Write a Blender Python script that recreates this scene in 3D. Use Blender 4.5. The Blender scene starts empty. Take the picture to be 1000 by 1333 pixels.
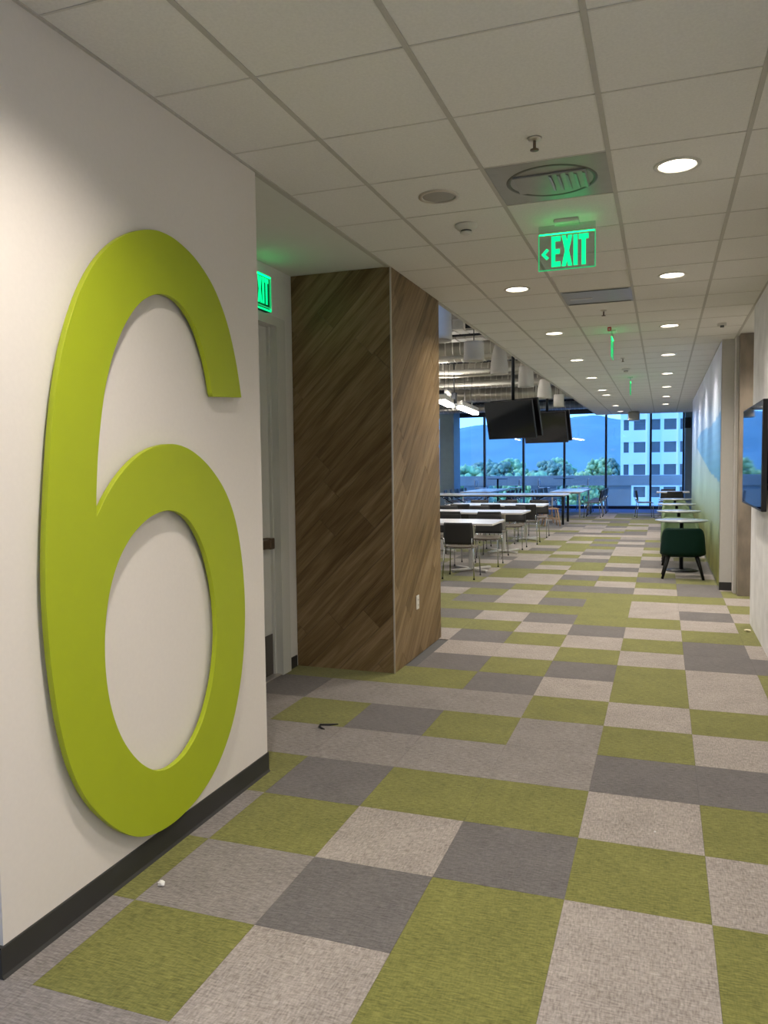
import bpy, bmesh, math, random
from mathutils import Vector, Matrix

random.seed(6)
SC = bpy.context.scene
COL = SC.collection
PI = math.pi

# ------------------------------------------------------------------ camera
F_PX, YAW, PITCH, ROLL, CAM_Z = 1016.84, 0.34342, 0.05967, -0.01228, 1.5917
cd = bpy.data.cameras.new('camera')
cd.sensor_fit = 'HORIZONTAL'; cd.sensor_width = 36.0; cd.lens = 36.0 * F_PX / 1000.0
cd.clip_start = 0.05; cd.clip_end = 6000
cam = bpy.data.objects.new('camera', cd); COL.objects.link(cam); SC.camera = cam
_f = Vector((-math.sin(YAW) * math.cos(PITCH), math.cos(YAW) * math.cos(PITCH), -math.sin(PITCH)))
_r = Vector((math.cos(YAW), math.sin(YAW), 0)); _u = _r.cross(_f)
_R = math.cos(ROLL) * _r + math.sin(ROLL) * _u
_U = -math.sin(ROLL) * _r + math.cos(ROLL) * _u
cam.matrix_world = Matrix(((_R.x, _U.x, -_f.x, 0), (_R.y, _U.y, -_f.y, 0), (_R.z, _U.z, -_f.z, CAM_Z), (0, 0, 0, 1)))

# ------------------------------------------------------------------ sky, sun, exposure
W = bpy.data.worlds.new('sky'); SC.world = W; W.use_nodes = True
_n = W.node_tree.nodes; _l = W.node_tree.links; _n.clear()
_out = _n.new('ShaderNodeOutputWorld'); _bg = _n.new('ShaderNodeBackground')
_tc = _n.new('ShaderNodeTexCoord'); _sp = _n.new('ShaderNodeSeparateXYZ'); _rp = _n.new('ShaderNodeValToRGB')
_l.new(_tc.outputs['Generated'], _sp.inputs[0]); _l.new(_sp.outputs['Z'], _rp.inputs[0])
_rp.color_ramp.elements[0].position = 0.0; _rp.color_ramp.elements[0].color = (0.27, 0.585, 1.0, 1)
_rp.color_ramp.elements[1].position = 0.5; _rp.color_ramp.elements[1].color = (0.10, 0.32, 1.0, 1)
_l.new(_rp.outputs[0], _bg.inputs['Color']); _bg.inputs['Strength'].default_value = 3.6
_l.new(_bg.outputs[0], _out.inputs[0])

sd = bpy.data.lights.new('sun', 'SUN'); sd.energy = 4.0; sd.angle = 0.02; sd.color = (0.85, 0.92, 1.0)
sun = bpy.data.objects.new('sun', sd); COL.objects.link(sun)
sun.rotation_euler = Vector((1.0, 0.16, -0.75)).to_track_quat('-Z', 'Y').to_euler()

SC.view_settings.view_transform = 'Standard'; SC.view_settings.look = 'None'
SC.view_settings.gamma = 1.0; SC.view_settings.use_curve_mapping = False
SC.view_settings.exposure = -0.08
SC.cycles.use_denoising = True
DOWN_W = 150.0          # watts of each ceiling downlight
LINEAR_E = 42.0         # emission of the linear lamps over the tables
WARM = (1.0, 0.905, 0.80)

# ------------------------------------------------------------------ measures
ZC = 3.068             # suspended ceiling
XL = -1.937            # left wall face
XR = 0.812             # concrete wall face
WIN_Y = 28.0
# ------------------------------------------------------------------ material helpers
MATS = {}
def nodes_of(name):
    m = bpy.data.materials.new(name); m.use_nodes = True
    nt = m.node_tree
    return m, nt.nodes, nt.links, nt.nodes['Principled BSDF']
def setp(b, **k):
    for a, v in k.items():
        b.inputs[a.replace('_', ' ')].default_value = v
def plain(name, col, rough=0.6, metal=0.0, spec=0.5, noise=0.06, scale=30.0, bump=0.0, stretch=(1, 1, 1), **k):
    """colour with a little procedural mottling and optional fine relief"""
    m, n, l, b = nodes_of(name)
    setp(b, Roughness=rough, Metallic=metal); b.inputs['Specular IOR Level'].default_value = spec
    g = n.new('ShaderNodeNewGeometry'); mp = n.new('ShaderNodeMapping'); mp.inputs['Scale'].default_value = stretch
    t = n.new('ShaderNodeTexNoise'); t.inputs['Scale'].default_value = scale; t.inputs['Detail'].default_value = 3
    l.new(g.outputs['Position'], mp.inputs[0]); l.new(mp.outputs[0], t.inputs['Vector'])
    r = n.new('ShaderNodeValToRGB')
    r.color_ramp.elements[0].position = 0.3; r.color_ramp.elements[1].position = 0.7
    r.color_ramp.elements[0].color = tuple(max(0, c * (1 - noise)) for c in col) + (1,)
    r.color_ramp.elements[1].color = tuple(min(1, c * (1 + noise)) for c in col) + (1,)
    l.new(t.outputs['Fac'], r.inputs[0]); l.new(r.outputs[0], b.inputs['Base Color'])
    if bump:
        bp = n.new('ShaderNodeBump'); bp.inputs['Strength'].default_value = bump; bp.inputs['Distance'].default_value = 0.004
        l.new(t.outputs['Fac'], bp.inputs['Height']); l.new(bp.outputs[0], b.inputs['Normal'])
    for a, v in k.items(): b.inputs[a].default_value = v
    MATS[name] = m
    return m
def glow(name, col, strength, base=(0.8, 0.8, 0.8)):
    m, n, l, b = nodes_of(name)
    setp(b, Base_Color=base + (1,), Roughness=0.5, Emission_Color=col + (1,), Emission_Strength=strength)
    MATS[name] = m; return m
def carpet(name, a, bcol, rot):
    """woven loop pile: crossed streaks of two tones"""
    m, n, l, b = nodes_of(name)
    setp(b, Roughness=0.95); b.inputs['Specular IOR Level'].default_value = 0.15
    b.inputs['Sheen Weight'].default_value = 0.22; b.inputs['Sheen Roughness'].default_value = 0.5; b.inputs['Sheen Tint'].default_value = (1.0, 0.93, 0.86, 1)
    g = n.new('ShaderNodeNewGeometry')
    def tex(sc, det):
        mp = n.new('ShaderNodeMapping'); mp.inputs['Scale'].default_value = sc
        t = n.new('ShaderNodeTexNoise'); t.inputs['Scale'].default_value = 1.0; t.inputs['Detail'].default_value = det
        l.new(g.outputs['Position'], mp.inputs[0]); l.new(mp.outputs[0], t.inputs['Vector']); return t
    s1 = (28, 150, 60) if rot else (150, 34, 60)
    s2 = (150, 40, 60) if rot else (34, 150, 60)
    t1, t2, t3 = tex(s1, 2), tex(s2, 2), tex((5, 5, 5), 2)
    mx = n.new('ShaderNodeMix'); mx.data_type = 'FLOAT'; mx.inputs['Factor'].default_value = 0.30 if rot else 0.5
    l.new(t1.outputs['Fac'], mx.inputs['A']); l.new(t2.outputs['Fac'], mx.inputs['B'])
    m2 = n.new('ShaderNodeMix'); m2.data_type = 'FLOAT'; m2.inputs['Factor'].default_value = 0.16
    l.new(mx.outputs['Result'], m2.inputs['A']); l.new(t3.outputs['Fac'], m2.inputs['B'])
    r = n.new('ShaderNodeValToRGB')
    r.color_ramp.elements[0].position = 0.34; r.color_ramp.elements[1].position = 0.66
    r.color_ramp.elements[0].color = a + (1,); r.color_ramp.elements[1].color = bcol + (1,)
    l.new(m2.outputs['Result'], r.inputs[0]); l.new(r.outputs[0], b.inputs['Base Color'])
    bp = n.new('ShaderNodeBump'); bp.inputs['Strength'].default_value = 0.5; bp.inputs['Distance'].default_value = 0.003
    l.new(mx.outputs['Result'], bp.inputs['Height']); l.new(bp.outputs[0], b.inputs['Normal'])
    MATS[name] = m; return m
def glass(name, tint=(0.86, 0.95, 1.0), gloss=0.035):
    m = bpy.data.materials.new(name); m.use_nodes = True
    n = m.node_tree.nodes; l = m.node_tree.links; n.clear()
    o = n.new('ShaderNodeOutputMaterial'); t = n.new('ShaderNodeBsdfTransparent'); g = n.new('ShaderNodeBsdfGlossy')
    t.inputs[0].default_value = tint + (1,); g.inputs['Roughness'].default_value = 0.02
    x = n.new('ShaderNodeMixShader'); x.inputs[0].default_value = gloss
    l.new(t.outputs[0], x.inputs[1]); l.new(g.outputs[0], x.inputs[2]); l.new(x.outputs[0], o.inputs[0])
    MATS[name] = m; return m
def wood(name, dark, mid, light):
    """grain runs along each plank's own local X; every plank gets its own tone"""
    m, n, l, b = nodes_of(name)
    setp(b, Roughness=0.5); b.inputs['Specular IOR Level'].default_value = 0.3
    tc = n.new('ShaderNodeTexCoord'); oi = n.new('ShaderNodeObjectInfo')
    off = n.new('ShaderNodeVectorMath'); off.operation = 'SCALE'; off.inputs[0].default_value = (37, 91, 53)
    l.new(oi.outputs['Random'], off.inputs['Scale'])
    ad = n.new('ShaderNodeVectorMath'); l.new(tc.outputs['Object'], ad.inputs[0]); l.new(off.outputs[0], ad.inputs[1])
    def tex(sc, det, dist):
        mp = n.new('ShaderNodeMapping'); mp.inputs['Scale'].default_value = sc
        t = n.new('ShaderNodeTexNoise'); t.inputs['Scale'].default_value = 1; t.inputs['Detail'].default_value = det
        t.inputs['Distortion'].default_value = dist
        l.new(ad.outputs[0], mp.inputs[0]); l.new(mp.outputs[0], t.inputs['Vector']); return t
    t1 = tex((1.6, 17, 5), 4, 0.6); t2 = tex((5, 130, 20), 2, 0.2)
    mx = n.new('ShaderNodeMix'); mx.data_type = 'FLOAT'; mx.inputs['Factor'].default_value = 0.3
    l.new(t1.outputs['Fac'], mx.inputs['A']); l.new(t2.outputs['Fac'], mx.inputs['B'])
    a2 = n.new('ShaderNodeMath'); a2.operation = 'MULTIPLY_ADD'; a2.inputs[1].default_value = 0.16; a2.inputs[2].default_value = -0.08
    l.new(oi.outputs['Random'], a2.inputs[0])
    a3 = n.new('ShaderNodeMath'); l.new(mx.outputs['Result'], a3.inputs[0]); l.new(a2.outputs[0], a3.inputs[1])
    r = n.new('ShaderNodeValToRGB'); e = r.color_ramp.elements
    e[0].position = 0.30; e[0].color = dark + (1,); e[1].position = 0.72; e[1].color = light + (1,)
    k = e.new(0.5); k.color = mid + (1,)
    l.new(a3.outputs[0], r.inputs[0]); l.new(r.outputs[0], b.inputs['Base Color'])
    MATS[name] = m; return m
def vcol(name, rough=0.6):
    m, n, l, b = nodes_of(name)
    setp(b, Roughness=rough); b.inputs['Specular IOR Level'].default_value = 0.25
    a = n.new('ShaderNodeVertexColor'); a.layer_name = 'print'
    l.new(a.outputs[0], b.inputs['Base Color']); MATS[name] = m; return m

plain('wall_paint', (0.76, 0.715, 0.665), 0.7, noise=0.012, scale=60, bump=0.05)
plain('wall_white', (0.72, 0.72, 0.69), 0.7, noise=0.02, scale=40)
plain('gypsum', (0.72, 0.72, 0.68), 0.8, noise=0.01, scale=20)
plain('ceiling_board', (0.79, 0.775, 0.745), 0.9, noise=0.04, scale=90, bump=0.12, spec=0.2)
plain('ceiling_bar', (0.50, 0.48, 0.44), 0.6, noise=0.03)
plain('cross_bar', (0.64, 0.615, 0.57), 0.6, noise=0.03)
plain('plenum', (0.10, 0.10, 0.10), 0.9)
plain('rubber_base', (0.032, 0.032, 0.030), 0.55, noise=0.1, scale=8)
plain('sign_green', (0.37, 0.45, 0.016), 0.42, noise=0.015, scale=10, spec=0.35)
plain('concrete_light', (0.70, 0.69, 0.69), 0.75, noise=0.10, scale=5, bump=0.08)
plain('concrete_brown', (0.215, 0.180, 0.140), 0.8, noise=0.24, scale=9, bump=0.1, stretch=(1, 1, 0.4))
plain('column_teal', (0.27, 0.36, 0.40), 0.7, noise=0.04, scale=6)
plain('door_white', (0.60, 0.61, 0.57), 0.5, noise=0.01)
plain('bronze', (0.16, 0.12, 0.085), 0.35, metal=0.6)
plain('kick_steel', (0.12, 0.11, 0.10), 0.45, metal=0.5)
plain('trim_metal', (0.62, 0.58, 0.53), 0.35, metal=0.7, noise=0.02)
plain('frame_light', (0.58, 0.56, 0.53), 0.5, noise=0.02)
plain('mullion', (0.035, 0.045, 0.06), 0.45, metal=0.3)
plain('white_plastic', (0.66, 0.64, 0.58), 0.4, noise=0.01)
plain('black_plastic', (0.008, 0.008, 0.010), 0.4, noise=0.05)
plain('screen_black', (0.004, 0.005, 0.007), 0.03, noise=0.0, spec=1.0)
plain('screen_soft', (0.006, 0.008, 0.011), 0.07, noise=0.0, spec=0.8)
plain('vent_grey', (0.30, 0.30, 0.285), 0.30, metal=0.25, noise=0.05, scale=14)
plain('vent_dark', (0.11, 0.115, 0.10), 0.4, metal=0.4)
plain('chrome', (0.72, 0.74, 0.76), 0.16, metal=1.0, noise=0.02)
plain('table_white', (0.74, 0.70, 0.66), 0.32, noise=0.01)
plain('pedestal', (0.60, 0.58, 0.55), 0.4, metal=0.2, noise=0.02)
plain('chair_dark', (0.020, 0.019, 0.018), 0.5, noise=0.06)
plain('seat_taupe', (0.16, 0.135, 0.11), 0.6, noise=0.05)
plain('stool_wood', (0.50, 0.32, 0.19), 0.5, noise=0.12, scale=8, stretch=(6, 6, 1))
plain('black_steel', (0.012, 0.013, 0.016), 0.4, metal=0.4)
plain('green_dark', (0.0015, 0.022, 0.015), 0.7, spec=0.2, noise=0.08, scale=60)
plain('green_sage', (0.13, 0.19, 0.10), 0.75, noise=0.08, scale=60)
plain('black_wood', (0.004, 0.004, 0.004), 0.5, spec=0.25, noise=0.1)
plain('cafe_top', (0.34, 0.36, 0.37), 0.25, noise=0.03)
plain('deck_metal', (0.24, 0.23, 0.21), 0.6, metal=0.3, noise=0.1, scale=4)
plain('duct_steel', (0.46, 0.43, 0.37), 0.32, metal=0.85, noise=0.12, scale=3)
plain('strut_pale', (0.60, 0.57, 0.51), 0.5, noise=0.04)
plain('beam_dark', (0.02, 0.022, 0.026), 0.6, noise=0.1)
plain('shade_white', (0.66, 0.63, 0.58), 0.65, noise=0.015)
plain('litter_white', (0.75, 0.74, 0.72), 0.8, noise=0.1, scale=200)
plain('litter_cream', (0.80, 0.72, 0.5), 0.8, noise=0.05)
plain('facade', (0.74, 0.76, 0.78), 0.8, noise=0.03, scale=0.3)
plain('facade_glass', (0.10, 0.11, 0.13), 0.25, noise=0.15, scale=0.4, spec=0.4)
plain('terrace', (0.22, 0.24, 0.26), 0.85, noise=0.06, scale=3)
plain('parapet', (0.36, 0.42, 0.44), 0.8, noise=0.05, scale=2)
plain('meadow', (0.30, 0.38, 0.36), 0.95, noise=0.3, scale=0.02)
plain('ridge', (0.13, 0.25, 0.29), 1.0, noise=0.10, scale=0.02)  # blue of distant haze mixed into the base colour
plain('leaf_a', (0.26, 0.42, 0.20), 0.8, noise=0.4, scale=0.9)
plain('leaf_b', (0.15, 0.25, 0.17), 0.8, noise=0.4, scale=0.9)
plain('leaf_c', (0.34, 0.44, 0.18), 0.8, noise=0.4, scale=0.9)
plain('bark', (0.14, 0.10, 0.07), 0.9, noise=0.2, scale=4)
plain('red_lens', (0.55, 0.03, 0.03), 0.3)
carpet('carpet_green', (0.086, 0.090, 0.018), (0.228, 0.230, 0.060), 1)
carpet('carpet_light', (0.165, 0.145, 0.130), (0.420, 0.375, 0.342), 0)
carpet('carpet_mid', (0.125, 0.113, 0.106), (0.300, 0.272, 0.255), 1)
carpet('carpet_dark', (0.075, 0.070, 0.070), (0.168, 0.157, 0.154), 1)
carpet('carpet_navy', (0.04, 0.095, 0.22), (0.085, 0.18, 0.38), 0)
wood('plank_wood', (0.100, 0.061, 0.022), (0.200, 0.134, 0.062), (0.31, 0.222, 0.122))
glass('window_glass'); glass('sign_acrylic', (0.80, 0.90, 0.86), 0.07)
glow('lamp_lens', (1.0, 0.88, 0.74), 9.0)
glow('tube_lens', (1.0, 0.95, 0.88), LINEAR_E)
glow('exit_green', (0.0, 1.0, 0.27), 1.5, (0.0, 0.1, 0.05))
glow('exit_edge', (0.03, 0.80, 0.26), 0.65, (0.0, 0.1, 0.05))
plain('exit_body', (0.01, 0.10, 0.05), 0.4)
glow('exit_lamp', (0.0, 1.0, 0.16), 6.0, (0.0, 0.1, 0.05))
vcol('mural_print', 0.35)

# ------------------------------------------------------------------ mesh helpers
def B(): return bmesh.new()
def box(bm, x0, x1, y0, y1, z0, z1, M=None):
    vs = [bm.verts.new((x, y, z)) for x in (x0, x1) for y in (y0, y1) for z in (z0, z1)]
    for q in ((0, 1, 3, 2), (4, 6, 7, 5), (0, 4, 5, 1), (2, 3, 7, 6), (0, 2, 6, 4), (1, 5, 7, 3)):
        bm.faces.new([vs[i] for i in q])
    if M is not None:
        for v in vs: v.co = M @ v.co
    return bm
def rbox(bm, x0, x1, y0, y1, z0, z1, r=0.01, seg=2, M=None):
    t = B(); box(t, x0, x1, y0, y1, z0, z1)
    bmesh.ops.bevel(t, geom=list(t.edges), offset=r, segments=seg, affect='EDGES', profile=0.5)
    return merge(bm, t, M)
def merge(bm, t, M=None):
    mp = {}
    for v in t.verts: mp[v] = bm.verts.new(M @ v.co if M is not None else v.co)
    for f in t.faces:
        try: bm.faces.new([mp[v] for v in f.verts]).smooth = f.smooth
        except ValueError: pass
    t.free(); return bm
def ring_frame(d):
    d = d.normalized(); a = Vector((0, 0, 1)) if abs(d.z) < 0.9 else Vector((1, 0, 0))
    u = d.cross(a).normalized(); return u, d.cross(u).normalized()
def tube(bm, pts, r, seg=10, caps=True):
    """sweep a circle (radius r, or one radius per point) along a polyline"""
    pts = [Vector(p) for p in pts]; n = len(pts)
    rr = r if isinstance(r, (list, tuple)) else [r] * n
    rings = []; u = None
    for i, p in enumerate(pts):
        d = (pts[min(i + 1, n - 1)] - pts[max(i - 1, 0)])
        if u is None: u, v = ring_frame(d)
        else:
            dn = d.normalized(); u = (u - dn * u.dot(dn)).normalized(); v = dn.cross(u)
        rings.append([bm.verts.new(p + (u * math.cos(2 * PI * k / seg) + v * math.sin(2 * PI * k / seg)) * rr[i]) for k in range(seg)])
    for a, b in zip(rings, rings[1:]):
        for k in range(seg):
            bm.faces.new((a[k], a[(k + 1) % seg], b[(k + 1) % seg], b[k])).smooth = True
    if caps:
        bm.faces.new(rings[0][::-1]); bm.faces.new(rings[-1])
    return bm
def lathe(bm, prof, seg=24, cx=0, cy=0, z0=0, close=False, sx=1.0, sy=1.0):
    rings = []
    for r, z in prof:
        rings.append([bm.verts.new((cx + sx * r * math.cos(2 * PI * k / seg), cy + sy * r * math.sin(2 * PI * k / seg), z0 + z)) for k in range(seg)])
    pairs = list(zip(rings, rings[1:]))
    if close: pairs.append((rings[-1], rings[0]))
    for a, b in pairs:
        for k in range(seg):
            bm.faces.new((a[k], a[(k + 1) % seg], b[(k + 1) % seg], b[k])).smooth = True
    if not close:
        if prof[0][0] > 1e-6: bm.faces.new(rings[0][::-1])
        if prof[-1][0] > 1e-6: bm.faces.new(rings[-1])
    return bm
def prism(bm, poly, d0, d1, fn):
    """extrude a 2-D outline between two depths; fn(a, b, depth) -> 3-D point"""
    a = [bm.verts.new(fn(p[0], p[1], d0)) for p in poly]; b = [bm.verts.new(fn(p[0], p[1], d1)) for p in poly]
    bm.faces.new(a[::-1]); bm.faces.new(b); n = len(poly)
    for i in range(n): bm.faces.new((a[i], a[(i + 1) % n], b[(i + 1) % n], b[i]))
    return bm
def mesh(bm, mat, name='mesh'):
    bmesh.ops.recalc_face_normals(bm, faces=list(bm.faces))
    me = bpy.data.meshes.new(name); bm.to_mesh(me); bm.free()
    for m in (mat if isinstance(mat, (list, tuple)) else [mat]): me.materials.append(MATS[m])
    return me
def obj(name, bm, mat, parent=None, M=None, label=None):
    o = bpy.data.objects.new(name, bm if isinstance(bm, bpy.types.Mesh) else mesh(bm, mat, name))
    COL.objects.link(o)
    if parent is not None: o.parent = parent
    if M is not None: o.matrix_local = M
    if label: o['label'] = label
    return o
def tag(o, label, cat, group=None):
    o['label'] = label; o['category'] = cat
    if group: o['group'] = group
    return o
def thing(name, label, cat, loc=(0, 0, 0), rz=0.0, group=None):
    o = bpy.data.objects.new(name, None); COL.objects.link(o); o.empty_display_size = 0.1
    o.location = loc; o.rotation_euler = (0, 0, rz)
    return tag(o, label, cat, group)
def struct(name, bm, mat, label=None, parent=None):
    o = obj(name, bm, mat, parent)
    if parent is None: o['kind'] = 'structure'
    if label: o['label'] = label
    return o
def dup(root, loc, rz, label=None, group=None):
    r = root.copy(); COL.objects.link(r); r.location = loc; r.rotation_euler = (0, 0, rz)
    if label: r['label'] = label
    if group: r['group'] = group
    for ch in list(root.children):
        c = ch.copy(); COL.objects.link(c); c.parent = r
        for g in ch.children:
            d = g.copy(); COL.objects.link(d); d.parent = c
    return r
def smooth(pts, closed=True, sub=6, corners=()):
    """Catmull-Rom through the points, straight at listed corner indices"""
    n = len(pts); out = []
    for i in range(n if closed else n - 1):
        p0, p1, p2, p3 = pts[(i - 1) % n], pts[i], pts[(i + 1) % n], pts[(i + 2) % n]
        if i in corners: p0 = p1
        if (i + 1) % n in corners: p3 = p2
        straight = i in corners and (i + 1) % n in corners
        for k in range(1 if straight else sub):
            t = k / sub
            out.append(tuple(0.5 * (2 * p1[j] + (p2[j] - p0[j]) * t + (2 * p0[j] - 5 * p1[j] + 4 * p2[j] - p3[j]) * t * t
                                    + (3 * p1[j] - p0[j] - 3 * p2[j] + p3[j]) * t ** 3) for j in (0, 1)))
    return out

# ================================================================== FLOOR
TX0, TY0, TS = -0.327, 3.819, 0.5
floor = struct('floor', box(B(), -10.0, 2.2, -4.0, WIN_Y, -0.25, -0.007), 'plenum', 'floor slab under the carpet tiles')
# tile plan read row by row (row -5 nearest): columns -5 .. 2 ; G green, L light, M mid grey, D dark
PLAN = {-9: 'LMGLDGLG', -8: 'DGLMGLDL', -7: 'GLDGLMGL', -6: 'LGLMDGLG', -5: 'MMMLMDLG',
        -4: 'MMGLGLLG'.replace('GLGLLG', 'GLGLGG'), -3: 'LGMDGLGG', -2: 'LMGLDGLL', -1: 'LGDGGLGG', 0: 'MMMMMDDD', 1: 'MGDGMGLL', 2: 'DMMMGLGG',
        3: 'GGGDLGLG', 4: 'LLDGDGLG', 5: 'LGLLGLDD', 6: 'MLDGLGDL', 7: 'DGGLDLGG', 8: 'LDLDGGLG', 9: 'GGGGGLDL',
        10: 'GDLDGLLG', 11: 'LGLGGGGL', 12: 'DDGDDLDG', 13: 'GLLGLGDL', 14: 'DGLDGDGL', 15: 'LGGLLGLD', 16: 'GDLGDLDG'}
def tile_kind(c, r):
    if TY0 + TS * (r + 0.5) > 25.6: return 'N'
    s = PLAN.get(r)
    if s and -5 <= c <= 2: return s[c + 5]
    rr = random.Random(c * 7919 + r * 104729 + 11)
    return rr.choice('GGLLLMDDG')
KIND = {'G': 'carpet_green', 'L': 'carpet_light', 'M': 'carpet_mid', 'D': 'carpet_dark', 'N': 'carpet_navy'}
tile_mesh = {}
for k, mname in KIND.items():
    b = B(); box(b, -0.2494, 0.2494, -0.2494, 0.2494, -0.007, 0.0)
    tile_mesh[k] = mesh(b, mname, 'carpet_tile')
def seen(p):
    d = Vector(p) - Vector((0, 0, CAM_Z)); z = d.dot(_f)
    if z < 0.3: return None
    x, y = 500 + F_PX * d.dot(_R) / z, 666.5 - F_PX * d.dot(_U) / z
    return z if -60 < x < 1060 and y < 1440 else None
near, rest = [], []
for r in range(-13, 49):
    for c in range(-16, 3):
        x, y = TX0 + TS * (c + 0.5), TY0 + TS * (r + 0.5)
        if y < -2.6 or y > WIN_Y - 0.2 or x < -8.6: continue
        if -2.9 < x < -2.2 and 2.2 < y < 3.3: continue          # inside the left wall block
        if x < -2.9 and 2.0 < y < 6.9: continue
        if -2.7 < x < -2.0 and 5.9 < y < 6.6: continue
        z = seen((x, y, 0))
        hidden = (x < -2.35 and 2 < y < 4.6) or (x < XL - 0.2 and x / y < -0.42 and y > 6.6) or (x > 0.9 and y > 10.4)
        (near if z and not hidden else rest).append((z or 99, c, r))
near.sort()
for z, c, r in near[:285]:
    o = bpy.data.objects.new('carpet_tile', tile_mesh[tile_kind(c, r)]); COL.objects.link(o)
    o.parent = floor; o.location = (TX0 + TS * (c + 0.5), TY0 + TS * (r + 0.5), 0)
b = B(); keys = list(KIND)
for z, c, r in near[285:] + rest:
    x, y = TX0 + TS * (c + 0.5), TY0 + TS * (r + 0.5); n0 = len(b.faces)
    box(b, x - 0.2494, x + 0.2494, y - 0.2494, y + 0.2494, -0.007, 0)
    b.faces.ensure_lookup_table()
    for f in b.faces[n0:]: f.material_index = keys.index(tile_kind(c, r))
far_tiles = obj('carpet_tile_field', b, [KIND[k] for k in keys], floor); far_tiles['kind'] = 'stuff'

# ================================================================== SUSPENDED CEILING
CX, CY, CS = -1.4785, 2.7237, 0.61
CEIL_Y0, CEIL_Y1 = -3.0, 25.0
ceiling = struct('ceiling', box(B(), XL, 0.98, CEIL_Y0, CEIL_Y1, ZC + 0.16, ZC + 0.18), 'plenum', 'suspended ceiling of square boards in a grid over the corridor')
xs = [XL, CX, CX + CS, CX + 2 * CS, CX + 3 * CS, XR]
# fixtures replace or pierce boards
VENTS = {(2, 2), (2, 7)}
rmin, rmax = math.floor((CEIL_Y0 - CY) / CS), math.ceil((CEIL_Y1 - CY) / CS)
cache = {}
def slab_mesh(w, d):
    key = (round(w, 4), round(d, 4))
    if key not in cache:
        b = B(); box(b, -w / 2, w / 2, -d / 2, d / 2, 0, 0.016)
        cache[key] = mesh(b, 'ceiling_board', 'ceiling_board')
    return cache[key]
LIT = [(0.054, 4.258 + 2.44 * i) for i in range(-2, 8)] + [(-1.18, y) for y in (-0.62, 1.82, 6.72, 9.14, 11.62, 14.13, 16.6, 17.85, 21.3, 23.7)]
HOLES = LIT + [(-1.18, 4.259)]
def holed_mesh(w, d, hx, hy, r=0.099, n=32):
    b = B(); lay = []
    for z in (0.0, 0.016):
        c = []; q = []
        for k in range(n):
            a = 2 * PI * (k + 0.5) / n; ca, sa = math.cos(a), math.sin(a)
            c.append(b.verts.new((hx + r * ca, hy + r * sa, z)))
            tx = ((w / 2 - hx) / ca) if ca > 0 else ((-w / 2 - hx) / ca); ty = ((d / 2 - hy) / sa) if sa > 0 else ((-d / 2 - hy) / sa)
            t = min(tx, ty); q.append(b.verts.new((hx + t * ca, hy + t * sa, z)))
        co = []
        lay.append((c, q))
        for k in range(n):
            k2 = (k + 1) % n; p, p2 = q[k].co, q[k2].co
            f = [c[k], c[k2], q[k2], q[k]]
            if abs(p.x - p2.x) > 1e-5 and abs(p.y - p2.y) > 1e-5:      # corner between two sides
                cx_ = p.x if abs(abs(p.x) - w / 2) < 1e-5 else p2.x; cy_ = p.y if abs(abs(p.y) - d / 2) < 1e-5 else p2.y
                f = [c[k], c[k2], q[k2], b.verts.new((cx_, cy_, z)), q[k]]
            b.faces.new(f)
    (c0, q0), (c1, q1) = lay
    for k in range(n):
        k2 = (k + 1) % n; b.faces.new((c0[k], c1[k], c1[k2], c0[k2]))
    return mesh(b, 'ceiling_board', 'ceiling_board')
for r in range(rmin, rmax):
    for c in range(5):
        if (c, r) in VENTS: continue
        x0, x1 = xs[c] + 0.010, xs[c + 1] - 0.010
        y0, y1 = CY + CS * r + 0.0055, CY + CS * (r + 1) - 0.0055
        if y0 > 10.45 and c == 4: x1 = 0.66
        if y0 > 20.5 and c == 4: x1 = 0.97
        y0 = max(y0, CEIL_Y0); y1 = min(y1, CEIL_Y1)
        if y1 - y0 < 0.05: continue
        hole = [h for h in HOLES if x0 < h[0] < x1 and y0 - 0.1 < h[1] < y1 + 0.1]
        if hole: hm = holed_mesh(x1 - x0, y1 - y0, hole[0][0] - (x0 + x1) / 2, max(-0.19, min(0.19, hole[0][1] - (y0 + y1) / 2)))
        o = bpy.data.objects.new('ceiling_board', hm if hole else slab_mesh(x1 - x0, y1 - y0)); COL.objects.link(o); o.parent = ceiling
        dz = 0.0
        if (c, r) == (2, 6): o.rotation_euler = (-0.055, 0, 0); dz = 0.016      # one board sits slightly dropped
        o.location = ((x0 + x1) / 2, (y0 + y1) / 2, ZC + 0.001 + dz)
for x in xs[1:5]:
    obj('grid_runner', box(B(), x - 0.011, x + 0.011, CEIL_Y0, CEIL_Y1, ZC - 0.003, ZC + 0.03), 'ceiling_bar', ceiling)
me = None
for r in range(rmin + 1, rmax):
    y = CY + CS * r
    x1 = XR if y < 10.4 else 0.665
    obj('grid_cross_bar', box(B(), XL, x1, y - 0.0045, y + 0.0045, ZC - 0.0012, ZC + 0.03), 'cross_bar', ceiling)
obj('edge_angle', box(B(), XL - 0.022, XL + 0.012, CEIL_Y0, CEIL_Y1, ZC - 0.006, ZC + 0.035), 'ceiling_bar', ceiling)
obj('edge_angle', box(B(), XR - 0.016, XR + 0.008, CEIL_Y0, 10.4, ZC - 0.005, ZC + 0.035), 'ceiling_bar', ceiling)
obj('end_angle', box(B(), XL, 0.97, CEIL_Y1 - 0.02, CEIL_Y1, ZC - 0.012, ZC + 0.06), 'ceiling_bar', ceiling)
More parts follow.
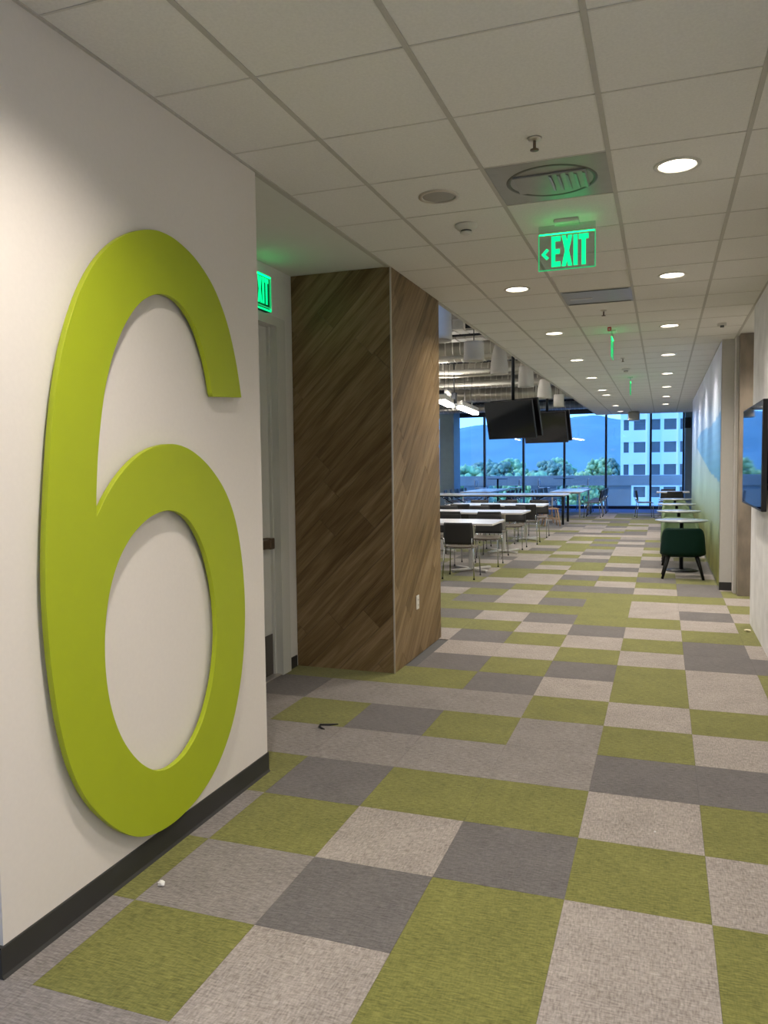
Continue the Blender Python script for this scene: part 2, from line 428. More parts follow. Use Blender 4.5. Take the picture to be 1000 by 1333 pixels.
# fascia between the suspended ceiling and the open deck
obj('fascia', box(B(), XL - 0.02, XL + 0.02, 6.95, CEIL_Y1, ZC + 0.036, 4.4), 'wall_white', ceiling)
obj('fascia', box(B(), XL, 0.97, CEIL_Y1 - 0.02, CEIL_Y1 + 0.02, ZC + 0.062, 4.4), 'wall_white', ceiling)
struct('ceiling_alcove', box(B(), -3.0, XL - 0.022, 3.5, 5.60, ZC, ZC + 0.1), 'gypsum', 'plain gypsum ceiling over the door alcove')
struct('ceiling_niche', box(B(), XR + 0.008, 2.2, 8.2, 10.6, ZC, ZC + 0.1), 'gypsum', 'plain gypsum ceiling over the concrete niche')
struct('ceiling_side', box(B(), -10.0, XL - 0.022, -4.0, 1.82, ZC, ZC + 0.1), 'gypsum', 'plain ceiling beside the entrance wall')

# ================================================================== WALLS
struct('wall_left', box(B(), -2.75, XL, 1.82, 3.56, 0.0, ZC + 0.04), 'wall_paint', 'off-white wall block carrying the green numeral')
b = B()
prism(b, [(0, 0), (0.012, 0), (0.0055, 0.012), (0.005, 0.098), (0.003, 0.102), (0, 0.102)], 1.806, 3.566, lambda a, z, d: (XL + a, d, z))
o = struct('baseboard_left', b, 'rubber_base', 'dark rubber baseboard along the numeral wall')
struct('baseboard_left_end', box(B(), -2.75, XL, 1.806, 1.8195, 0, 0.102), 'rubber_base', 'dark rubber baseboard round the wall end')
struct('baseboard_left_back', box(B(), -2.75, XL, 3.5605, 3.567, 0, 0.102), 'rubber_base', 'dark rubber baseboard on the alcove side')
# core wall left of the block, alcove wall with the door opening
struct('wall_core', box(B(), -10.0, -2.751, 1.84, 2.04, 0, ZC), 'wall_white', 'white wall behind the entrance')
b = B()
XA = -2.745
box(b, -2.95, XA, 2.05, 4.14, 0, ZC); box(b, -2.95, XA, 5.36, 5.60, 0, ZC); box(b, -2.95, XA, 4.14, 5.36, 2.70, ZC)
struct('wall_alcove', b, 'wall_white', 'white alcove wall around the door')
struct('baseboard_alcove', box(B(), XA, XA + 0.008, 5.435, 5.558, 0, 0.09), 'rubber_base', 'short dark baseboard between door frame and wood cladding')
door = struct('door_1', box(B(), -2.85, -2.80, 4.20, 5.278, 0.008, 2.63), 'door_white', 'tall white door in the alcove')
obj('kick_plate', box(B(), -2.80, -2.796, 4.23, 5.27, 0.012, 0.32), 'kick_steel', door, label='dark metal kick plate')
pb = obj('push_bar', rbox(B(), -2.80, -2.735, 4.30, 5.19, 0.985, 1.055, 0.008), 'bronze', door, label='bronze push bar')
obj('end_cap', rbox(B(), -2.80, -2.728, 5.14, 5.20, 0.978, 1.062, 0.006), 'bronze', pb)
b = B()
box(b, -2.87, -2.722, 5.285, 5.42, 0, 2.70); box(b, -2.87, -2.722, 4.08, 4.195, 0, 2.70); box(b, -2.87, -2.722, 4.195, 5.285, 2.635, 2.70)
box(b, -2.80, -2.778, 5.262, 5.285, 0, 2.635)
obj('door_frame', b, 'door_white', door)
obj('threshold', box(B(), -2.85, -2.74, 4.2, 5.285, 0.0, 0.010), 'trim_metal', door)

# wood-clad block: core plus diagonal planks
WX0, WX1, WY0, WY1 = -2.742, -1.932, 5.588, 6.90
wood_block = struct('wall_wood', box(B(), WX0, WX1, WY0, WY1, 0, ZC), 'plenum', 'block clad in diagonal brown wood planks')
def clip(poly, nx, ny, d):
    out = []
    for i in range(len(poly)):
        p, q = poly[i], poly[(i + 1) % len(poly)]
        a, c = p[0] * nx + p[1] * ny - d, q[0] * nx + q[1] * ny - d
        if a <= 0: out.append(p)
        if a * c < 0:
            t = a / (a - c); out.append((p[0] + (q[0] - p[0]) * t, p[1] + (q[1] - p[1]) * t))
    return out
def planks(origin, U, V, N, w, h, seed, wid=0.187, ln=1.22):
    rnd = random.Random(seed); s2 = math.sqrt(0.5)
    D = (U * s2 + V * s2); P = (V * s2 - U * s2)
    t = -w * s2 - 0.05
    while t < h * s2:
        s = -0.4 - rnd.random() * ln
        while s < (w + h) * s2 + 0.2:
            g = 0.0009
            rect = [(s + g, t + g), (s + ln - g, t + g), (s + ln - g, t + wid - g), (s + g, t + wid - g)]
            # back to face coordinates u = (s - t)/sqrt2, v = (s + t)/sqrt2 ; clip to the face
            poly = rect
            for nx, ny, d in ((-s2, s2, 0), (s2, -s2, w), (-s2, -s2, 0), (s2, s2, h)):
                poly = clip(poly, nx, ny, d)
                if len(poly) < 3: break
            if len(poly) >= 3:
                mx = sum(p[0] for p in poly) / len(poly); my = sum(p[1] for p in poly) / len(poly)
                area = abs(sum(poly[i][0] * poly[(i + 1) % len(poly)][1] - poly[(i + 1) % len(poly)][0] * poly[i][1] for i in range(len(poly)))) / 2
                if area > 0.0004:
                    dep = 0.010 + rnd.random() * 0.0012
                    b = B(); prism(b, [(p[0] - mx, p[1] - my) for p in poly], 0.0, dep, lambda a, c, z: (a, c, z))
                    o = obj('plank', b, 'plank_wood', wood_block)
                    c = origin + D * mx + P * my
                    Z = N
                    o.matrix_world = Matrix(((D.x, P.x, Z.x, c.x), (D.y, P.y, Z.y, c.y), (D.z, P.z, Z.z, c.z), (0, 0, 0, 1)))
            s += ln
        t += wid
vx, vy, vz = Vector((1, 0, 0)), Vector((0, 1, 0)), Vector((0, 0, 1))
planks(Vector((WX0, WY0, 0.0)), vx, vz, -vy, WX1 - WX0 + 0.004, ZC - 0.002, 3)
planks(Vector((WX1, WY0, 0.0)), vy, vz, vx, WY1 - WY0, ZC - 0.002, 8)
obj('corner_trim', box(B(), WX1 + 0.004, WX1 + 0.0145, WY0 - 0.0145, WY0 - 0.002, 0, ZC - 0.002), 'trim_metal', wood_block, label='thin pale metal corner trim')
outlet = thing('wall_outlet', 'white duplex power outlet on the wood-clad wall', 'outlet', (WX1 + 0.012, 6.165, 0.45))
obj('cover_plate', rbox(B(), 0, 0.007, -0.036, 0.036, -0.058, 0.058, 0.003), 'white_plastic', outlet)
for dz in (-0.022, 0.022):
    s = obj('socket', rbox(B(), 0.006, 0.010, -0.017, 0.017, dz - 0.014, dz + 0.014, 0.002), 'white_plastic', outlet)
    b = B(); box(b, 0.0098, 0.0105, -0.008, -0.005, dz - 0.006, dz + 0.006); box(b, 0.0098, 0.0105, 0.005, 0.008, dz - 0.006, dz + 0.006)
    obj('slot', b, 'black_plastic', s)
# right side: concrete wall, niche, mural wall
struct('wall_right', box(B(), XR, 1.1, -4.0, 8.34, 0, ZC), 'concrete_light', 'pale concrete wall behind the mounted screen')
b = B(); box(b, 1.1, 2.2, 8.0, 8.34, 0, ZC); box(b, 2.0, 2.2, 8.34, 10.0, 0, ZC)
struct('wall_niche', b, 'concrete_light', 'concrete side of the niche')
struct('wall_concrete', box(B(), 0.836, 2.2, 10.02, 10.9, 0, ZC), 'concrete_brown', 'rough brown concrete pier beside the mural wall')
MX = 0.665
struct('wall_mural', box(B(), MX, 0.805, 10.43, 20.5, 0, ZC + 0.03), 'frame_light', 'partition wall carrying the landscape mural')
struct('baseboard_mural_end', box(B(), MX - 0.002, 0.806, 10.42, 10.4295, 0, 0.10), 'rubber_base', 'dark baseboard on the end of the mural wall')
struct('trim_1', box(B(), 0.806, 0.835, 10.20, 10.9, 0, ZC), 'frame_light', 'pale metal jamb between mural wall and concrete pier')
struct('baseboard_mural', box(B(), MX - 0.012, MX - 0.001, 10.43, 20.5, 0, 0.045), 'chrome', 'thin bright metal skirting below the mural')
struct('wall_right_far', box(B(), 0.98, 1.2, 10.9, WIN_Y, 0, 4.4), 'column_teal', 'wall beyond the mural by the windows')

# mural: painted landscape as a printed sheet
def mural_col(y, z, rnd):
    def lerp(a, c, t): t = max(0, min(1, t)); return tuple(a[i] + (c[i] - a[i]) * t for i in range(3))
    u = (y - 10.43) / 10.07
    if z > 1.2: col = lerp((0.42, 0.60, 0.52), (0.62, 0.66, 0.80), (z - 1.2) / 1.4)
    else: col = lerp((0.22, 0.22, 0.035), (0.42, 0.60, 0.50), (z - 0.25) / 0.95)
    v = math.sin(y * 7.3 + 1.3 * math.sin(z * 2.1)) * 0.5 + math.sin(y * 17.7 + z) * 0.3 + rnd.uniform(-.3, .3)
    if z < 0.75: col = tuple(max(0.01, c * (1 + 0.5 * v * (0.75 - z) / 0.6)) for c in col)
    else: col = tuple(c * (1 + 0.03 * v) for c in col)
    top = 2.22 - 0.26 * u - 0.05 * math.sin(u * 9)
    bot = 1.33 + 0.10 * (u / 0.22) if u < 0.22 else 1.43 + (u - 0.22) * 0.9
    if bot < z < top and u < 0.72:
        col = lerp((0.13, 0.36, 0.55), (0.24, 0.44, 0.66), (z - 1.3) / 0.9)
        col = tuple(c * (1 + 0.05 * math.sin(z * 55 + y)) for c in col)
    elif z > 2.0: col = tuple(c * (1 + 0.10 * math.sin(y * 3.1) * math.sin(y * 1.3 + 1)) for c in col)
    return col
NY, NZ = 200, 90
rnd = random.Random(5); vs = []; cols = []; fs = []
for i in range(NY + 1):
    for j in range(NZ + 1):
        y = 10.435 + i * (20.49 - 10.435) / NY; z = 0.05 + j * (ZC - 0.06) / NZ
        vs.append((MX - 0.004, y, z)); cols.append(mural_col(y, z, rnd))
for i in range(NY):
    for j in range(NZ):
        a = i * (NZ + 1) + j; fs.append((a, a + NZ + 1, a + NZ + 2, a + 1))
# back and rim make it a thin sheet with real thickness
n0 = len(vs); k = [0, NY * (NZ + 1), NY * (NZ + 1) + NZ, NZ]
for q in k: vs.append((MX - 0.0008, vs[q][1], vs[q][2])); cols.append((0.7, 0.7, 0.7))
fs.append((n0, n0 + 3, n0 + 2, n0 + 1))
me = bpy.data.meshes.new('mural'); me.from_pydata(vs, [], fs); me.update()
ca = me.color_attributes.new('print', 'FLOAT_COLOR', 'POINT')
for i, c in enumerate(cols): ca.data[i].color = (*c, 1)
me.materials.append(MATS['mural_print'])
mural = obj('wall_mural_print', me, None)
tag(mural, 'landscape wall mural with blue hill, pale sky and green grasses', 'mural')

# enclosure out of the picture
struct('wall_back', box(B(), -10.0, 1.1, -4.2, -4.0, 0, 3.3), 'wall_white', 'wall behind the corridor')
struct('wall_side', box(B(), -10.2, -10.0, 2.04, WIN_Y, -0.25, 4.4), 'wall_white', 'far side wall of the cafe')
struct('wall_cafe_near', box(B(), -10.0, -2.743, 6.70, 6.90, 0, 4.4), 'wall_white', 'white wall closing the cafe beside the wood block')
b = B()
box(b, -10.2, -10.0, -4.2, -3.6, 0, 3.3); box(b, -10.2, -10.0, 1.6, 2.04, 0, 3.3); box(b, -10.2, -10.0, -3.6, 1.6, 2.9, 3.3)
struct('wall_entrance_side', b, 'wall_white', 'wall round the entrance window')
wn = struct('window_9', box(B(), -10.11, -10.09, -3.6, 1.6, 0, 2.9), 'window_glass', 'side window of the entrance area')
struct('ceiling_open', box(B(), -10.2, 1.2, 6.9, WIN_Y + 0.4, 4.4, 4.6), 'deck_metal', 'exposed dark metal deck above the cafe')

# ================================================================== WINDOW WALL
HEAD = 3.30
b = B(); box(b, -10.0, 1.2, WIN_Y - 0.06, WIN_Y + 0.3, HEAD, 4.4)
struct('wall_window_head', b, 'beam_dark', 'dark header band above the cafe windows')
struct('trim_2', box(B(), -10.0, 0.98, WIN_Y - 0.10, WIN_Y + 0.12, 0.0, 0.10), 'mullion', 'dark sill kerb under the cafe windows')
mx = [-10.0, -8.87, -7.60, -6.10, -4.69, -3.26, -1.855, -0.40, 0.64]
for i, (a, c) in enumerate(zip(mx, mx[1:])):
    w = struct('window_%d' % (i + 1), box(B(), a + 0.03, c - 0.03, WIN_Y - 0.01, WIN_Y + 0.01, 0.10, HEAD), 'window_glass', 'tall clear window pane of the cafe glass wall')
    obj('mullion', box(B(), c - 0.035, c + 0.035, WIN_Y - 0.09, WIN_Y + 0.06, 0.10, HEAD), 'mullion', w)
struct('wall_column', box(B(), -7.43, -6.92, 26.7, 27.6, 0, 4.4), 'column_teal', 'square grey-blue column in front of the glass wall')
struct('wall_window_right', box(B(), 0.66, 0.98, 27.0, WIN_Y, 0, 4.4), 'column_teal', 'grey-blue pier at the end of the glass wall')

# ================================================================== NUMERAL SIX
OUT6 = [(3.301, 1.924), (3.264, 2.093), (3.196, 2.262), (3.088, 2.404), (2.957, 2.49), (2.799, 2.534), (2.701, 2.537), (2.614, 2.521), (2.517, 2.487), (2.403, 2.422), (2.295, 2.322), (2.216, 2.205), (2.152, 2.071), (2.105, 1.937), (2.069, 1.767), (2.044, 1.6), (2.019, 1.369), (2.01, 1.25), (2.01, 1.104), (2.022, 0.914), (2.051, 0.714), (2.095, 0.554), (2.166, 0.42), (2.264, 0.301), (2.384, 0.2), (2.456, 0.16), (2.564, 0.126), (2.699, 0.122), (2.866, 0.148), (3.031, 0.229), (3.17, 0.39), (3.247, 0.582), (3.288, 0.8), (3.295, 0.955), (3.278, 1.16), (3.23, 1.353), (3.149, 1.482), (3.03, 1.589), (2.899, 1.662), (2.793, 1.688), (2.708, 1.692), (2.596, 1.677), (2.489, 1.635), (2.401, 1.572), (2.317, 1.494), (2.264, 1.418), (2.266, 1.504), (2.279, 1.633), (2.306, 1.78), (2.338, 1.913), (2.383, 2.022), (2.457, 2.139), (2.532, 2.22), (2.609, 2.267), (2.689, 2.294), (2.771, 2.294), (2.856, 2.265), (2.943, 2.189), (3.013, 2.063), (3.049, 1.908)]
IN6 = [(2.704, 1.436), (2.583, 1.411), (2.505, 1.369), (2.438, 1.331), (2.365, 1.247), (2.313, 1.147), (2.281, 0.998), (2.28, 0.846), (2.304, 0.703), (2.36, 0.574), (2.441, 0.469), (2.53, 0.397), (2.593, 0.37), (2.676, 0.357), (2.783, 0.375), (2.9, 0.456), (2.997, 0.604), (3.036, 0.796), (3.041, 0.907), (3.019, 1.079), (2.966, 1.228), (2.884, 1.335), (2.814, 1.397)]
def relax(pts, keep, it=2):
    for _ in range(it):
        pts = [p if i in keep else tuple(0.5 * p[j] + 0.25 * (pts[i - 1][j] + pts[(i + 1) % len(pts)][j]) for j in (0, 1)) for i, p in enumerate(pts)]
    return pts
n6 = len(OUT6); cor = {0, 45, n6 - 1}
o6 = smooth(relax(OUT6, cor, 1), True, 5, cor); i6 = smooth(relax(IN6, set(), 1), True, 5)
cu = bpy.data.curves.new('numeral_six', 'CURVE'); cu.dimensions = '2D'; cu.fill_mode = 'BOTH'
for pts in (o6, i6):
    s = cu.splines.new('POLY'); s.points.add(len(pts) - 1); s.use_cyclic_u = True
    for p, q in zip(s.points, pts): p.co = (q[0], q[1], 0, 1)
cu.extrude = 0.0105; cu.bevel_depth = 0.0012; cu.bevel_resolution = 1
tmp = bpy.data.objects.new('tmp', cu); COL.objects.link(tmp)
me = bpy.data.meshes.new_from_object(tmp.evaluated_get(bpy.context.evaluated_depsgraph_get()))
bpy.data.objects.remove(tmp); me.materials.clear(); me.materials.append(MATS['sign_green'])
six = obj('numeral_six', me, None)
six.matrix_world = Matrix(((0, 0, 1, -1.9065), (1, 0, 0, 0), (0, 1, 0, 0), (0, 0, 0, 1)))   # local x -> y, local y -> z
for yy, zz in ((2.15, 1.0), (3.16, 0.75), (2.55, 0.25), (2.7, 2.42), (2.18, 1.8)):
    b = B(); tube(b, [(yy, zz, -0.0295), (yy, zz, -0.0105)], 0.008, 10); obj('standoff', b, 'chrome', six)
tag(six, 'giant lime green raised numeral six mounted on the off-white wall', 'numeral')

# ================================================================== CEILING FIXTURES
def downlight_proto(lit):
    t = thing('downlight', '', 'downlight')
    b = B(); lathe(b, [(0.088, 0.0), (0.093, -0.006), (0.112, -0.004), (0.113, 0.0008), (0.0985, 0.0008), (0.0985, 0.004)], 32, close=True)
    obj('trim_ring', b, 'white_plastic' if lit else 'trim_metal', t)
    if lit:
        b = B(); lathe(b, [(0.0, -0.001), (0.060, 0.0), (0.0875, 0.006), (0.0875, 0.016), (0.0, 0.016)], 32)
        obj('lens', b, 'lamp_lens', t)
    else:
        b = B(); lathe(b, [(0.089, 0.0), (0.080, 0.05), (0.055, 0.10), (0.0, 0.105)], 32)
        obj('reflector', b, 'vent_grey', t)
        b = B(); lathe(b, [(0.0, 0.025), (0.026, 0.030), (0.030, 0.10)], 16)
        obj('bulb', b, 'white_plastic', t)
    return t
def lamp_light(parent, name, w, size=2.45, blend=0.95):
    ld = bpy.data.lights.get(name) or bpy.data.lights.new(name, 'SPOT')
    ld.energy = w; ld.color = WARM; ld.spot_size = size; ld.spot_blend = blend; ld.shadow_soft_size = 0.06
    lo = bpy.data.objects.new('lamp_light', ld); COL.objects.link(lo); lo.parent = parent; lo.location = (0, 0, -0.02)
    return lo
lit = LIT
p = downlight_proto(True)
lamp_light(p, 'downlight_lamp', DOWN_W)
p.location = (*lit[0], ZC); LBL = 'round recessed downlight, lit, in the suspended ceiling'
NUM = ['first', 'second', 'third', 'fourth', 'fifth', 'sixth', 'seventh', 'eighth', 'ninth', 'tenth']
def lit_label(x, y):
    row = sorted((b_ for a_, b_ in lit if a_ == x), reverse=True)
    return 'lit round downlight, %s from the windows in the %s row' % (NUM[row.index(y)], 'mural-side' if x > 0 else 'cafe-side')
p['label'] = lit_label(*lit[0]); p['group'] = 'lit ceiling downlights'
for x, y in lit[1:]:
    dup(p, (x, y, ZC), 0, lit_label(x, y))
q = downlight_proto(False); q.location = (-1.18, 4.259, ZC); q['label'] = 'round recessed downlight that is switched off, in the ceiling near the smoke detector'
# the niche has its own warm downlight
nl = dup(p, (1.30, 9.2, ZC), 0, 'round recessed downlight in the concrete niche'); 
if 'group' in nl: del nl['group']

def vent(x, y, label, diffuser):
    t = thing('air_vent', label, 'air vent', (x, y, ZC))
    h = 0.2935
    b = B(); box(b, -h, h, -h, h, 0.0, 0.008)
    obj('face_panel', b, 'vent_grey', t)
    if diffuser:
        b = B(); lathe(b, [(0.215, -0.002), (0.232, -0.002), (0.240, 0.004), (0.208, 0.004)], 40, close=True)
        obj('neck_ring', b, 'vent_dark', t)
        b = B(); rbox(b, -0.185, 0.185, -0.125, 0.125, -0.010, 0.0, 0.004)
        pl = obj('inner_plate', b, 'vent_grey', t)
        for i in range(5):
            M = Matrix.Translation((0.0 + 0.042 * (i - 0) , 0, -0.012)) @ Matrix.Rotation(0.35, 4, 'Y')
            obj('louvre', box(B(), -0.002, 0.014, -0.11, 0.11, -0.003, 0.001, M), 'vent_grey', pl)
    else:
        b = B(); box(b, -0.24, -0.05, 0.02, 0.05, -0.004, 0.0); obj('slot_blade', b, 'trim_metal', t)
        for e in (-0.275, 0.265): obj('rim', box(B(), -0.275, 0.275, e, e + 0.01, -0.004, 0.0), 'vent_dark', t)
vent(CX + 1.5 * CS, CY + 2.5 * CS, 'grey square air diffuser with round neck, next to the lit EXIT sign', True)
vent(CX + 1.5 * CS, CY + 7.5 * CS, 'plain grey square air return panel flush in the ceiling', False)

def sprinkler(x, y, where):
    t = thing('sprinkler', 'small brass ceiling sprinkler head ' + where, 'sprinkler', (x, y, ZC), group='ceiling sprinklers')
    b = B(); lathe(b, [(0.0, 0.0), (0.034, 0.0), (0.028, -0.008), (0.012, -0.012), (0.0, -0.012)], 18); obj('escutcheon', b, 'trim_metal', t)
    b = B(); tube(b, [(0, 0, -0.01), (0, 0, -0.05)], 0.007, 8); obj('frame', b, 'bronze', t)
    b = B(); lathe(b, [(0.0, -0.050), (0.020, -0.050), (0.020, -0.054), (0.0, -0.054)], 14); obj('deflector', b, 'bronze', t)
for x, y, w_ in ((-0.564, 3.672, 'beside the round-necked air diffuser'), (-0.557, 7.966, 'beside the plain air return panel'), (-0.55, 11.668, 'between the two edge-on EXIT signs')): sprinkler(x, y, w_)
def smoke(x, y, label):
    t = thing('smoke_detector', label, 'smoke detector', (x, y, ZC))
    b = B(); lathe(b, [(0.0, 0.0), (0.072, 0.0), (0.070, -0.012), (0.045, -0.034), (0.0, -0.034)], 24); obj('base', b, 'white_plastic', t)
    b = B(); lathe(b, [(0.034, -0.034), (0.034, -0.042)], 20); obj('vent_gap', b, 'black_plastic', t)
    b = B(); lathe(b, [(0.036, -0.042), (0.038, -0.050), (0.020, -0.058), (0.0, -0.058)], 20); obj('cap', b, 'white_plastic', t)
smoke(-1.16, 4.817, 'white round smoke detector near the unlit downlight')
smoke(-0.567, 13.02, 'white round smoke detector far along the ceiling before the last EXIT sign')
t = thing('ceiling_sensor', 'small beige box sensor on the ceiling near the mural wall', 'sensor', (0.582, 9.22, ZC))
obj('body', rbox(B(), -0.045, 0.045, -0.04, 0.04, -0.035, 0.0, 0.006), 'white_plastic', t)
obj('eye', rbox(B(), -0.02, 0.02, -0.043, -0.03, -0.05, -0.025, 0.004), 'vent_dark', t)

# exit signs: clear edge-lit panel, solid letters
def letter_polys():
    """heavy condensed capitals in a unit-high box, x advance in the tuple"""
    s = 0.17
    E = [[(0, 0), (s, 0), (s, 1), (0, 1)], [(s, 0), (0.40, 0), (0.40, .17), (s, .17)], [(s, .42), (0.37, .42), (0.37, .58), (s, .58)], [(s, .83), (0.40, .83), (0.40, 1), (s, 1)]]
    X = [[(0, 0), (.18, 0), (.46, 1), (.28, 1)], [(.28, 0), (.46, 0), (.18, 1), (0, 1)]]
    I = [[(0, 0), (.18, 0), (.18, 1), (0, 1)]]
    T = [[(.12, 0), (.30, 0), (.30, .83), (.12, .83)], [(0, .83), (.42, .83), (.42, 1), (0, 1)]]
    out = []; x = 0
    for L, w in ((E, .40), (X, .46), (I, .18), (T, .42)):
        for pidx, pl in enumerate(L): out.append(([(a + x, c) for a, c in pl], (L is X and pidx == 1)))
        x += w + 0.05
    return out, x - 0.05
def exit_sign(label, loc, rz, panel_top, wall=False, arrow=True, lamp=True):
    """local: face towards -y, x right, origin at ceiling (or wall) fixing"""
    t = thing('exit_sign', label, 'exit sign', loc, rz)
    zt, zb, hw = panel_top, panel_top - 0.218, 0.170
    if not wall:
        can = obj('canopy', rbox(B(), -0.075, 0.075, -0.045, 0.045, -0.022, 0.0, 0.006), 'white_plastic', t)
        obj('hanger_plate', box(B(), -hw, hw, -0.003, 0.003, zt, -0.0225), 'sign_acrylic', t)
    pan = obj('panel', box(B(), -hw, hw, -0.004, 0.004, zb, zt), 'sign_acrylic', t)
    b = B(); e = 0.0045
    box(b, -hw - 0.001, -hw + e, -0.0045, 0.0045, zb, zt); box(b, hw - e, hw + 0.001, -0.0045, 0.0045, zb, zt); box(b, -hw, hw, -0.0045, 0.0045, zb - 0.001, zb + e)
    obj('glowing_edge', b, 'exit_edge', t)
    b = B(); box(b, -hw * 0.97, hw * 0.97, -0.0055, 0.0055, zt - 0.003, zt + 0.002); obj('light_strip', b, 'exit_lamp' if lamp else 'exit_edge', t)
    polys, wtot = letter_polys(); H = 0.184; k = 0.222 / wtot; x0 = -0.092
    for side in (-1,):
        b = B()
        for pl, up in polys:
            d0, d1 = (0.0042, 0.0066 if up else 0.0060)
            prism(b, [(x0 + a * k if side < 0 else -(x0 + a * k), zb + 0.018 + c * H) for a, c in pl], side * d0, side * d1, lambda a, z, d: (a, d, z))
        obj('lettering', b, 'exit_green', t, label='EXIT in bold glowing green capitals')
        if arrow:
            b = B(); cx, cz, s = -0.131, zb + 0.098, 0.030
            for up in (1, -1):
                prism(b, [(cx - s * 0.75, cz), (cx + s * 0.35, cz + up * s * 1.15), (cx + s * 0.85, cz + up * s * 0.75), (cx + s * 0.05, cz)], side * 0.0042, side * (0.006 if up > 0 else 0.0064), lambda a, z, d: (a if side < 0 else a, d, z))
            obj('arrow', b, 'exit_green', t)
    return t
exit_sign('clear hanging panel with glowing green EXIT and left arrow, beside the air diffuser', (-0.565, 4.95, ZC), 0.0, -0.075)
exit_sign('glowing green EXIT panel seen edge-on, first one past the air return panel', (-0.550, 9.22, ZC), -PI / 2, -0.09, lamp=True)
exit_sign('glowing green EXIT panel seen edge-on, near the far end of the corridor ceiling', (-0.545, 14.30, ZC), -PI / 2, -0.09, lamp=True)
# the one above the alcove door, fixed flat on the wall
t = exit_sign('glowing green EXIT sign on the wall above the alcove door', (-2.700, 4.985, 2.955), PI / 2, 0.0, wall=True, arrow=False)
b = B()
box(b, -0.180, 0.180, 0.008, 0.044, -0.24, 0.012)
obj('housing', b, 'exit_body', t, label='dark green housing')
b = B(); box(b, -0.182, 0.182, 0.0, 0.007, 0.001, 0.012); box(b, 0.171, 0.182, 0.0, 0.007, -0.24, 0.0005); box(b, -0.182, -0.171, 0.0, 0.007, -0.24, 0.0005); box(b, -0.1705, 0.1705, 0.0, 0.007, -0.24, -0.2285)
obj('lit_rim', b, 'exit_green', t)
# strobe by the edge-on sign
t = thing('strobe', 'small red and white alarm strobe hanging at the ceiling by an edge-on EXIT sign', 'strobe', (-0.565, 8.98, ZC))
obj('base', rbox(B(), -0.02, 0.02, -0.02, 0.02, -0.04, 0, 0.004), 'red_lens', t)
obj('lens', rbox(B(), -0.011, 0.011, -0.026, -0.018, -0.034, -0.012, 0.003), 'white_plastic', t)
# projector-like box at the ceiling end
t = thing('ceiling_speaker_box', 'grey box hung under the far end of the corridor ceiling', 'box', (-0.82, 24.2, ZC))
obj('housing', rbox(B(), -0.16, 0.16, -0.3, 0.3, -0.26, -0.02, 0.02), 'vent_grey', t); obj('hanger', box(B(), -0.03, 0.03, -0.03, 0.03, -0.03, 0.0), 'vent_dark', t)
t = thing('wall_speaker', 'small black loudspeaker on the wall end beyond the mural', 'speaker', (0.66, 27.0, 2.83))
obj('cabinet', rbox(B(), -0.02, 0.16, -0.22, -0.02, -0.17, 0.17, 0.015), 'black_plastic', t); obj('bracket', box(B(), 0.05, 0.09, -0.03, 0.0, -0.04, 0.04), 'black_steel', t)

# ================================================================== WALL TV
t = thing('wall_tv', 'large black flat screen mounted on the pale concrete wall', 'television', (XR, 7.25, 1.63))
obj('housing', rbox(B(), -0.112, -0.074, -0.75, 0.75, -0.425, 0.425, 0.006), 'black_plastic', t)
obj('screen', box(B(), -0.1135, -0.1118, -0.735, 0.735, -0.405, 0.412), 'screen_black', t)
obj('rear_box', rbox(B(), -0.075, -0.045, -0.45, 0.45, -0.30, 0.28, 0.01), 'black_plastic', t)
mt = obj('wall_mount', rbox(B(), -0.022, -0.001, -0.30, 0.30, -0.22, 0.22, 0.004), 'black_steel', t)
for e in (-0.22, 0.16): obj('arm', box(B(), -0.05, -0.01, e, e + 0.06, -0.18, 0.18), 'black_steel', mt)

